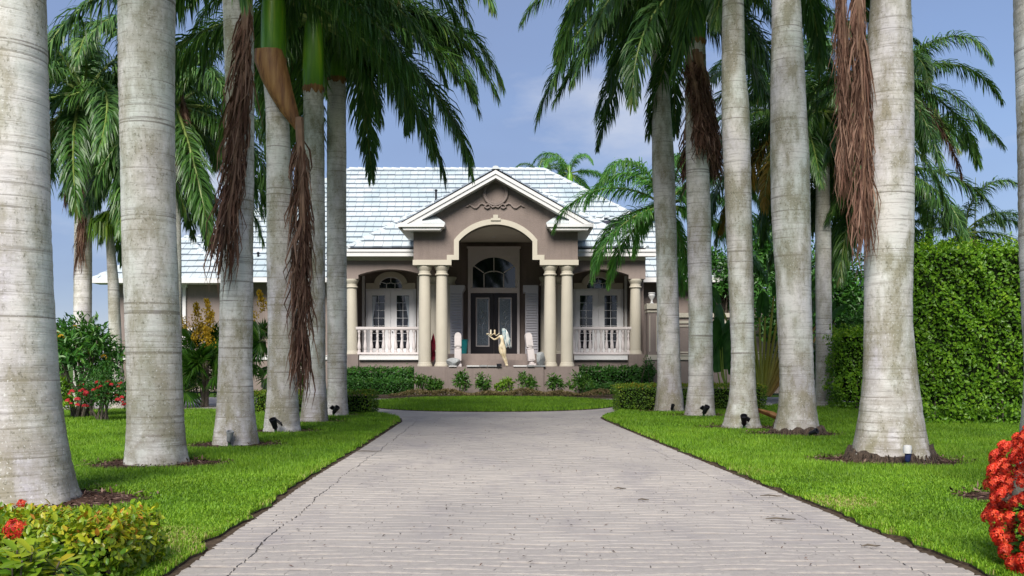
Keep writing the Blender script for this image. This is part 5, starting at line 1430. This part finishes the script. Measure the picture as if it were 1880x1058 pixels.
# flowering tree at the left with yellow blossoms
ft, cl, crr = leafy_blob('flowering_tree', 'small broad-leaved tree with yellow flowers left of the second palm', 'tree', (gx(150, 23.0), 23.0, 0), (1.05, 1.0, 1.25), 2600, .20, .062, MAT['hedge_leaf_deep'], 71, stems=14, trunk_h=.85, clumps=46, rnd_bias=.12, low=.25)
YEL = floret_cluster(75, .05, 10, MAT['yellow_petal'], .055)
r = np.random.default_rng(72)
for k in range(16):
    c = cl[r.integers(0, len(cl))]; f = link('flower', YEL, None, ft); d = rdir(r, 1)[0]; d[1] = -abs(d[1]); f.location = tuple(c + d * .36)
ib, cl, crr = leafy_blob('flowering_shrub', 'dark shrub with pinkish red flowers beside the second left palm', 'shrub', (gx(188, 21.8), 21.8, 0), (.78, .6, .98), 2600, .085, .04, MAT['hedge_leaf_deep'], 73, stems=8, clumps=40)
PNK = floret_cluster(76, .05, 30, MAT['pink_red_petal'], .026)
for k in range(42):
    d = rdir(r, 1)[0]; d[1] = -abs(d[1]); d[2] = abs(d[2]) if r.random() < .6 else d[2] * .3
    f = link('flower_cluster', PNK, None, ib); f.location = (d[0] * .74, d[1] * .56, .48 + d[2] * .46); f.scale = (r.uniform(.7, 1.3),) * 3
leafy_blob('shrub', 'dark green shrub at the foot of the yellow flowering tree', 'shrub', (gx(103, 22.6), 22.6, 0), (.5, .5, .75), 1100, .10, .045, MAT['hedge_leaf'], 74, stems=5, clumps=20)
leafy_blob('shrub', 'dark low shrub beneath the fan palm by the house', 'shrub', (gx(372, 30.5), 30.5, 0), (1.0, .6, .8), 1500, .12, .05, MAT['hedge_leaf_deep'], 77, stems=5, clumps=24)
leafy_blob('shrub', 'dark leafy shrub mass right of the second right palm', 'shrub', (gx(1585, 30.0), 30.0, 0), (1.2, .8, 2.3), 3600, .12, .05, MAT['hedge_leaf_deep'], 78, stems=8, clumps=44)
leafy_blob('shrub', 'leafy shrub behind the travellers palm by the courtyard wall', 'shrub', (gx(1470, 36.0), 36.0, 0), (1.5, .8, 1.7), 2200, .2, .09, MAT['hedge_leaf_deep'], 79, stems=8, clumps=30)
leafy_blob('tree', 'dark broad-leaved tree between the palms over the courtyard wall', 'tree', (gx(1325, 46.5), 46.5, 0), (2.0, 1.5, 3.0), 3400, .26, .12, MAT['hedge_leaf_deep'], 80, stems=10, trunk_h=2.6, clumps=44)
leafy_blob('tree', 'tall dark tree filling the gap behind the slender right palm', 'tree', (gx(1510, 42), 42, 0), (3.6, 1.6, 4.4), 11000, .26, .12, MAT['hedge_leaf_deep'], 84, stems=10, trunk_h=.6, clumps=60)
leafy_blob('tree', 'tall dark tree seen between the third and second right palms', 'tree', (gx(1404, 45.5), 45.5, 0), (1.9, 1.3, 4.6), 6500, .26, .12, MAT['hedge_leaf_deep'], 85, stems=8, trunk_h=2.2, clumps=50)
leafy_blob('tree', 'leafy tree mass beyond the left end of the house', 'tree', (gx(95, 44), 44, 0), (2.4, 1.6, 2.2), 2600, .24, .11, MAT['hedge_leaf_deep'], 81, stems=10, trunk_h=.4, clumps=40)
leafy_blob('tree', 'leafy trees beyond the hedge at the far right', 'tree', (gx(1640, 48), 48, 0), (3.2, 1.6, 3.0), 3000, .26, .12, MAT['hedge_leaf_deep'], 82, stems=10, trunk_h=.8, clumps=44)
leafy_blob('shrub', 'small dark shrub at the foot of the courtyard pillar', 'shrub', (gx(1185, 41.6), 41.6, 0), (.5, .4, 1.2), 700, .13, .06, MAT['hedge_leaf_deep'], 83, stems=4, clumps=18)

# fan palms
def fan_leaf(seed, Rl=.62, n=22, mat='hedge_leaf_deep'):
    r = np.random.default_rng(seed); a = np.radians(np.linspace(-125, 125, n) + r.normal(0, 2, n))
    d = np.stack([np.sin(a), np.cos(a), np.full(n, .05) + r.normal(0, .05, n)], 1); P = np.zeros((n, 3)) + d * .03
    L = Rl * (1 - .25 * (np.abs(a) / 2.2) ** 2) * r.uniform(.9, 1.08, n)
    V, F, rv = leaf_arrays(P, d, np.tile([0, 0, 1.], (n, 1)), L, Rl * .085, np.clip(r.random(n) * .6 + .2, 0, 1), .1, .22)
    me = mesh_np('fan_leaf', V, [F], rnd=rv); me.materials.append(MAT[mat]); return me
FAN = [fan_leaf(90 + k, mat='shrub_leaf') for k in range(3)]
def panicle(seed):
    r = np.random.default_rng(seed); n = 240; t = r.random(n) ** .8
    P = np.stack([r.normal(0, .10, n) * (1 - t * .7), r.normal(0, .10, n) * (1 - t * .7), t * .75], 1)
    V, F, rv = leaf_arrays(P, rdir(r, n) * .5 + np.array([0, 0, .6]), rdir(r, n), .085, .05, r.random(n))
    me = mesh_np('flower_panicle', V, [F], rnd=rv); me.materials.append(MAT['yellow_petal']); return me
PAN = [panicle(95), panicle(96)]
def fan_palm(label, px, D, h, nl, seed, pans, sc=1.0):
    r = np.random.default_rng(seed); o = empty('fan_palm', (gx(px, D), D, 0)); tag(o, label, 'fan palm')
    for k in range(2):
        MB().tube([(.12 * k, 0, 0), (.1 * k + .05, 0, h * .4), (.12 * k, 0, h * .7)], [.06, .05, .045], 8).build('stem', MAT['stem_bark'], o)
    m = MB()
    for k in range(nl):
        z0 = h * r.uniform(.2, .75); a = r.uniform(0, 6.28); e = R(r.uniform(-15, 65)); ln = r.uniform(.5, .9) * sc
        d = Vector((math.cos(a) * math.cos(e), math.sin(a) * math.cos(e), math.sin(e))); p0 = Vector((.05, 0, z0)); p1 = p0 + d * ln
        m.tube([p0, p0.lerp(p1, .5) + Vector((0, 0, .03)), p1], [.014, .01, .008], 4)
        f = link('fan_leaf', FAN[k % 3], None, o); f.location = p1
        q = (d + Vector((0, 0, -.25))).to_track_quat('Y', 'Z') @ Matrix.Rotation(R(r.uniform(35, 85)) * (1 if math.cos(a) > 0 else -1), 3, 'Y').to_quaternion(); f.rotation_euler = q.to_euler(); s_ = sc * r.uniform(.8, 1.2); f.scale = (s_,) * 3
    tag(m.build('petiole', MAT['rachis'], o), kind='stuff')
    for k, (dx, z, tl_) in enumerate(pans):
        f = tag(link('flower_panicle', PAN[k % 2], None, o), kind='stuff'); f.location = (dx, -.25, z); f.rotation_euler = (.25, tl_, k); 
fan_palm('fan palm with tall yellow flower plumes between the second and third left palms', 372, 29.5, 2.2, 46, 91, [(-.35, 2.25, -.5), (-.1, 2.35, -.2), (.2, 2.15, .3), (.28, 2.5, .25), (-.2, 1.9, -.6), (.35, 1.7, .4)])
fan_palm('fan palm with a yellow plume between the third and fourth left palms', 500, 31.0, 2.9, 28, 92, [(-.42, 2.65, -.7), (-.2, 2.9, -.5)])
# ponytail palm with grassy head
def ponytail(label, px, D, ztop, seed):
    r = np.random.default_rng(seed); o = empty('ponytail_palm', (gx(px, D), D, 0)); tag(o, label, 'palm tree')
    MB().tube([(.25, 0, 0), (.22, 0, .8), (.12, 0, ztop * .7), (0, 0, ztop)], [.22, .19, .15, .1], 14).build('trunk', MAT['palm_bark'], o)
    n = 520; a = r.uniform(0, 6.28, n); e = np.radians(r.uniform(5, 85, n)); L = r.uniform(.9, 1.5, n)
    lat = np.stack([np.cos(a), np.sin(a), np.zeros(n)], 1); B0 = np.array([0, 0, ztop]) + lat * .05
    p1 = B0 + (lat * np.cos(e)[:, None] + np.array([0, 0, 1.]) * np.sin(e)[:, None]) * (L * .3)[:, None]
    p2 = p1 + (lat * np.cos(e)[:, None] * .7 + np.array([0, 0, -.35])) * (L * .35)[:, None]; p3 = p2 + (lat * .2 + np.array([0, 0, -1.])) * (L * .45)[:, None]
    w_ = unit(np.cross(lat, [0, 0, 1.])) * .02
    V = np.stack([B0 - w_, B0 + w_, p1 - w_, p1 + w_, p2 - w_ * .8, p2 + w_ * .8, p3], 1).reshape(-1, 3); i = np.arange(n)[:, None] * 7
    link('foliage', mesh_np('foliage', V, [np.concatenate([i + [0, 1, 3, 2], i + [2, 3, 5, 4]]), i + [4, 5, 6]], rnd=np.repeat(r.random(n), 7)), MAT['strap_leaf'], o)
ponytail('ponytail palm with a mop of bright strap leaves left of the second palm', 200, 27.5, 5.15, 93)
# banana-like leaves and travellers palm by the courtyard wall
def blade_leaf(Lb, Wb, mat, seed, bend=.5):
    n = 12; vs = []; r = random.Random(seed)
    for i in range(n + 1):
        t = i / n; w_ = Wb * (math.sin(math.pi * min(1, .06 + .94 * t)) ** .55) * .5 * (1 + r.uniform(-.05, .05)); yb = -bend * Lb * t * t * .5; z = Lb * t * (1 - .25 * bend * t)
        vs += [(-w_, yb + .25 * w_, z), (-w_ * .5, yb + .05 * w_, z), (0, yb, z), (w_ * .5, yb + .05 * w_, z), (w_, yb + .25 * w_, z)]
    fs = [(i * 5 + k, i * 5 + k + 1, (i + 1) * 5 + k + 1, (i + 1) * 5 + k) for i in range(n) for k in range(4)]
    me = mesh_np('leaf_blade', vs, [np.array(fs)], rnd=[r.random() for _ in vs], smooth=True); me.materials.append(mat); return me
BL = [blade_leaf(1.7, .48, MAT['banana_leaf'], k, .35 + .2 * k) for k in range(3)]
bn = empty('banana_plant', (gx(1335, 34), 34, 0)); tag(bn, 'banana plant with big upright leaves between the fourth and third right palms', 'banana plant')
for k, (px, z, ry, s_, rz) in enumerate(((1318, 1.0, -.12, 1.25, .3), (1334, 1.1, .05, 1.1, -.2), (1345, .9, .25, 1.1, .4), (1325, 2.2, .15, .8, 2.6), (1308, .8, -.3, 1.0, 1.0), (1352, 1.6, -.2, .8, -2.8), (1322, 1.8, -.4, .8, 2.0))):
    f = link('leaf_blade', BL[k % 3], None, bn); f.location = (gx(px, 34) - bn.location.x, .1 * (k % 3), z); f.rotation_euler = (0, ry, rz); f.scale = (s_,) * 3
    MB().tube([(.05 * k - .15, 0, 0), ((gx(px, 34) - bn.location.x) * .7, .05, z * .5), (gx(px, 34) - bn.location.x, .1 * (k % 3), z)], [.035, .03, .02], 6).build('stem', MAT['traveller_stem'], bn)
tv = empty('travellers_palm', (gx(1402, 35), 35, 0)); tag(tv, 'fan shaped travellers palm with yellow leaf stalks behind the second right palm', 'travellers palm')
for k in range(17):
    a = R(-30 + 72 * k / 16.0)
    L_ = 3.1 + .5 * math.sin(k * 1.7)
    sx, sz = math.sin(a), math.cos(a)
    me = MB().tube([(.05 * (k - 8) * .5, .03 * (k % 2), .15), (.05 * (k - 8) * .4 + sx * L_ * .5, .03 * (k % 2), .25 + sz * L_ * .5), (sx * L_, .05 * (k % 2), .2 + sz * L_)], [.07, .05, .03], 6).mesh('leaf_stalk')
    at_ = me.attributes.new('rnd', 'FLOAT', 'POINT'); at_.data.foreach_set('value', [min(1, .15 + .8 * k / 16.0)] * len(me.vertices))
    link('leaf_stalk', me, MAT['traveller_stem'], tv)
    f = link('leaf_blade', BL[k % 3], None, tv); f.location = (sx * L_, .05 * (k % 2), .2 + sz * L_); f.rotation_euler = (0, a * 1.1, .5 * (-1) ** k); f.scale = (.6,) * 3
# red cordyline between the left columns, teal pot
cd = empty('cordyline', (gx(794, 40.6), 40.6, 1.19)); tag(cd, 'red leaved cordyline plant between the left portico columns', 'potted plant')
r = np.random.default_rng(99); n = 46
zz = r.uniform(.1, .8, n); a = r.uniform(0, 6.28, n); dr = np.stack([np.cos(a) * .45, np.sin(a) * .45, np.full(n, 1.0)], 1)
leaves('foliage', np.stack([r.normal(0, .03, n), r.normal(0, .03, n), zz], 1), dr, np.stack([np.cos(a), np.sin(a), np.full(n, -.3)], 1), r.uniform(.4, .65, n), .085, MAT['maroon_leaf'], cd, curl=.35)
MB().tube([(0, 0, 0), (.02, 0, .8)], [.025, .015], 6).build('stem', MAT['stem_bark'], cd)
pot = MB().lathe([(.16, 0), (.19, .02), (.24, .5), (.27, 1.0), (.29, 1.02), (.29, 1.08), (.25, 1.08), (.23, .9)], (0, 0, 0), 20).build('planter', MAT['teal_glaze'])
pot.scale = (.75, .75, .6); pot.location = (gx(851, 43.5), 43.5, FZ); tag(pot, 'tall teal glazed planter beside the left newel post', 'planter')

# ------------------------------------------------------------------ newel posts, rocks, statue on the plinth
def newel(label, px, D, lean, rz):
    o = MB().box(-.15, .15, -.15, .15, 0, .12).build('newel_post', MAT['pink_white']); o.location = (gx(px, D), D, 1.18); o.rotation_euler = (0, lean, rz); tag(o, label, 'post')
    MB().lathe([(.11, 0), (.12, .04), (.095, .07), (.1, .14)], (0, 0, .12), 14).build('turned_foot', MAT['pink_white'], o)
    for (z0, z1) in ((.25, .72), (.83, 1.25)):
        MB().box(-.14, .14, -.14, .14, z0, z1).build('shaft_block', MAT['pink_white'], o)
        MB().box(-.10, .10, -.155, .0, z0 + .05, z1 - .05).build('raised_panel', MAT['pink_white'], o)
    MB().lathe([(.13, 0), (.155, .03), (.155, .06), (.11, .08), (.13, .12)], (0, 0, .71), 14).build('turned_collar', MAT['pink_white'], o)
    MB().prism([(-.139, 0)] + [(.14 * math.cos(math.pi * k / 10) * -1, .16 * math.sin(math.pi * k / 10)) for k in range(1, 10)] + [(.139, 0)], -.138, .138).build('rounded_top', MAT['pink_white'], o).location = (0, 0, 1.25)
newel('upright white newel post left of the entrance steps', 841, 40.4, 0.0, 0)
newel('leaning white newel post right of the entrance steps', 977, 40.4, -.13, .15)
def rock(label, px, py, D, rx, ry, rz_, seed):
    import bmesh
    bm = bmesh.new(); bmesh.ops.create_icosphere(bm, subdivisions=3, radius=1)
    r = random.Random(seed)
    cutp = [(Vector((r.gauss(0, 1), r.gauss(0, 1), r.gauss(0, 1))).normalized(), r.uniform(.45, .85)) for _ in range(14)]
    for v in bm.verts:
        for (nrm, dd) in cutp:
            q = v.co.dot(nrm)
            if q > dd: v.co -= nrm * (q - dd) * .92
        v.co = Vector((v.co.x * rx, v.co.y * ry, v.co.z * rz_)) * (1 + r.uniform(-.02, .02))
    zmin = min(v.co.z for v in bm.verts)
    for v in bm.verts: v.co.z -= zmin
    me = bpy.data.meshes.new('rock'); bm.to_mesh(me); bm.free()
    o = link('rock', me, MAT['rock']); o.location = (gx(px, D), D, PZ - .005); tag(o, label, 'rock')
    return o
rock('pale rough rock at the foot of the left newel post', 833, 672, 39.85, .36, .28, .22, 2)
rock('pointed grey rock beside the right portico columns', 993, 672, 39.85, .26, .25, .36, 5)
st = empty('statue', (gx(925, 39.75), 39.75, PZ)); tag(st, 'pale statue of a woman seen from behind holding a candelabrum on the plinth', 'statue')
def skin(name, verts, edges, radii, mat, parent, sub=2):
    me = bpy.data.meshes.new(name); me.from_pydata(verts, edges, [])
    o = link(name, me, mat, parent); md = o.modifiers.new('Skin', 'SKIN'); md.use_smooth_shade = True
    for v, rd_ in zip(me.skin_vertices[0].data, radii): v.radius = rd_ if isinstance(rd_, tuple) else (rd_, rd_)
    me.skin_vertices[0].data[0].use_root = True
    o.modifiers.new('Sub', 'SUBSURF').levels = sub; o.modifiers['Sub'].render_levels = sub
    return o
B_ = [(-.07, 0, .80), (-.06, 0, .93), (-.06, -.0, 1.06), (-.04, 0, 1.19), (0, 0, 1.27), (.015, -.01, 1.34), (.02, -.02, 1.42), (.02, -.02, 1.49),
      (-.145, .01, .76), (-.10, -.02, .55), (-.03, .02, .40), (.06, .03, .2), (.10, .02, .06), (.10, -.05, .03),
      (.005, -.01, .76), (.02, -.03, .55), (.04, 0, .40), (.10, .05, .2), (.14, .07, .06), (.15, .0, .03),
      (-.17, 0, 1.215), (-.29, .06, 1.12), (-.40, .10, 1.09), (-.54, .10, 1.20), (-.64, .10, 1.29),
      (.11, .02, 1.21), (.17, .10, 1.08), (.06, .24, 1.10), (-.1, .28, 1.22)]
E_ = [(0, 1), (1, 2), (2, 3), (3, 4), (4, 5), (5, 6), (6, 7), (0, 8), (8, 9), (9, 10), (10, 11), (11, 12), (12, 13), (0, 14), (14, 15), (15, 16), (16, 17), (17, 18), (18, 19), (3, 20), (20, 21), (21, 22), (22, 23), (23, 24), (3, 25), (25, 26), (26, 27), (27, 28)]
RAD = [(.15, .11), (.11, .085), (.095, .075), (.12, .085), (.06, .05), (.045, .045), (.075, .085), (.055, .065),
       .098, .085, .062, .058, .035, .03, .098, .085, .06, .055, .034, .03, .055, .042, .036, .03, .026, .055, .042, .034, .026]
skin('body', B_, E_, RAD, MAT['statue_cream'], st)
for k in range(5):
    a = -.6 + .3 * k
    MB().tube([(-.635, .10, 1.29), (-.67, .09 + .02 * k - .04, 1.305 - .004 * k), (-.70, .08 + .02 * k - .04, 1.30 - .006 * k)], [.011, .010, .007], 5).build('finger', MAT['statue_cream'], st)
m = MB()
r = random.Random(12)
for k in range(26):
    a = r.uniform(-1.0, 1.0); ln = r.uniform(.35, .75)
    p0 = (.02 + .08 * math.sin(a), -.09 * math.cos(a) - .02, 1.47 + r.uniform(-.05, .05))
    e_ = (.10 + .22 * (a + 1) * .5 * r.uniform(.6, 1.3), -.13, 1.47 - ln)
    m.tube([(.02, -.02, 1.53), p0, (p0[0] * .7 + .04 + .05 * a, -.13, 1.33), ((p0[0] + e_[0]) / 2 + .03 * math.sin(k), -.14, 1.25 - ln * .2), e_], [.02, .038, .036, .03, .006], 6)
m.build('hair', MAT['statue_hair'], st)
m = MB().tube([(-.70, .06, 1.33), (-.62, .04, 1.33), (-.52, .04, 1.25), (-.42, .04, 1.33), (-.30, .04, 1.25), (-.17, .04, 1.36)], .016, 6)
m.build('candelabrum', MAT['statue_cream'], st)
for x in (-.53, -.37):
    MB().lathe([(.02, 0), (.045, .03), (.03, .06), (.032, .2), (.02, .21)], (x, .04, 1.28), 10).build('candle_cup', MAT['statue_cream'], st)

# ------------------------------------------------------------------ landscape lights, fallen sheath, twigs
def spot(label, px, py, D, tilt, rz, colr='black_metal', sc=1.0, kind=0):
    o = empty('landscape_light', (gx(px, D), D, .01), rz); tag(o, label, 'garden light', 'spotlights aimed at the palms')
    o.scale = (sc,) * 3
    MB().tube([(0, 0, -.05), (0, 0, .10)], [.02, .024], 8).build('stake', MAT['green_plastic' if kind else 'black_metal'], o)
    h = MB().lathe([(.03, 0), (.045, .02), (.05, .11), (.062, .17), (.062, .2), (.05, .2), (.045, .15)], (0, 0, 0), 16).build('lamp_head', MAT[colr], o); h.location = (0, 0, .10); h.rotation_euler = (tilt, .1, 0)
    if kind == 3:
        MB().lathe([(.066, .0), (.07, .09), (.06, .13), (.0, .14)], (0, 0, 0), 16).build('lens_cap', MAT['white_paint'], o).location = (0, 0, .24)
    if kind == 2:
        p = MB().box(-.07, .07, -.012, .012, -.05, .05).build('solar_panel', MAT['black_metal'], o); p.location = (.03, .05, .21); p.rotation_euler = (.8, .5, 0)
spot('garden light with pale rim at the foot of the third left palm', 421, 822, 15.0, .3, .2, 'rock', .9, 1)
spot('black garden light before the fourth left palm', 506, 797, 17.9, .5, -.5, sc=1.05, kind=2)
spot('black garden light before the farthest left palm', 612, 765, 23.6, .8, .8, sc=1.05, kind=2)
spot('small dark garden light before the farthest right palm', 1233, 760, 25.8, .5, .2, sc=.8)
spot('black garden light before the fourth right palm', 1292, 768, 23.2, .6, .4, sc=1.1, kind=2)
spot('black garden light with square panel before the third right palm', 1366, 790, 19.0, .6, -.4, sc=1.1, kind=2)
spot('dark low garden light lying by the second right palm', 1486, 812, 16.95, 1.2, .7, sc=.8)
spot('white topped garden light before the nearest right palm', 1666, 852, 12.15, -.05, 0, 'blue_cap', .75, 3)
fs_ = sheath('fallen_frond_sheath', [(-.45, .1, .12), (-.2, .05, .2), (.1, 0, .16), (.35, -.05, .09), (.6, -.08, .05)], [.06, .16, .2, .14, .04], None, (gx(1400, 20.0), 20.0, .02), 3)
fs_.scale = (1.1, 1.1, 1.9); fs_.rotation_euler = (-.5, .12, -.2); tag(fs_, 'curled orange brown palm sheath lying on the lawn by the third right palm', 'palm sheath')
r = random.Random(31)
TW = [(1417, 914, .11, 'thin pale twig near the right edge of the paving'), (1433, 957, .12, 'longer thin twig lower on the right paving'), (1600, 1007, .07, 'short brown stick on the right paving border'), (673, 831, .22, 'dark curved twig on the left paving border'), (1181, 921, .05, 'small dark leaf scrap right of the middle paving'), (1138, 900, .06, 'dark leaf scrap on the middle right paving')]
for (px, py, ln, lab) in TW:
    D = 2340 / (py - 668)
    o = MB().tube([(-ln, 0, 0), (-ln * .3, .02, .006), (ln * .4, -.01, .004), (ln, .03, 0)], [.004, .008, .007, .003], 5).build('twig', MAT['stem_bark']); o.location = (gx(px, D), D, .016); o.rotation_euler = (0, 0, r.uniform(-.3, .3)); tag(o, lab, 'twig', 'debris on the paving')
rr2 = np.random.default_rng(41)
n = 420
d_ = 6.2 + 18 * rr2.random(n) ** 1.4; x_ = rr2.uniform(-1.9, 2.3, n)
dd = rdir(rr2, n); dd[:, 2] *= .15
tag(leaves('leaf_litter', np.stack([x_, d_, np.full(n, .014)], 1), dd, np.tile([0, 0, 1.], (n, 1)) + rdir(rr2, n) * .2, rr2.uniform(.015, .05, n), .012, MAT['mulch_chip'], seed=5), 'tiny dark leaf scraps scattered over the paving', 'leaf litter', kind='stuff')
wp = MB().lathe([(.05, 0), (.05, .3), (.06, .31), (.0, .34)], (0, 0, 0), 10).build('bollard', MAT['white_paint']); wp.location = (gx(1140, 36), 36, 0); tag(wp, 'small white marker post beside the road by the right hedge', 'post')
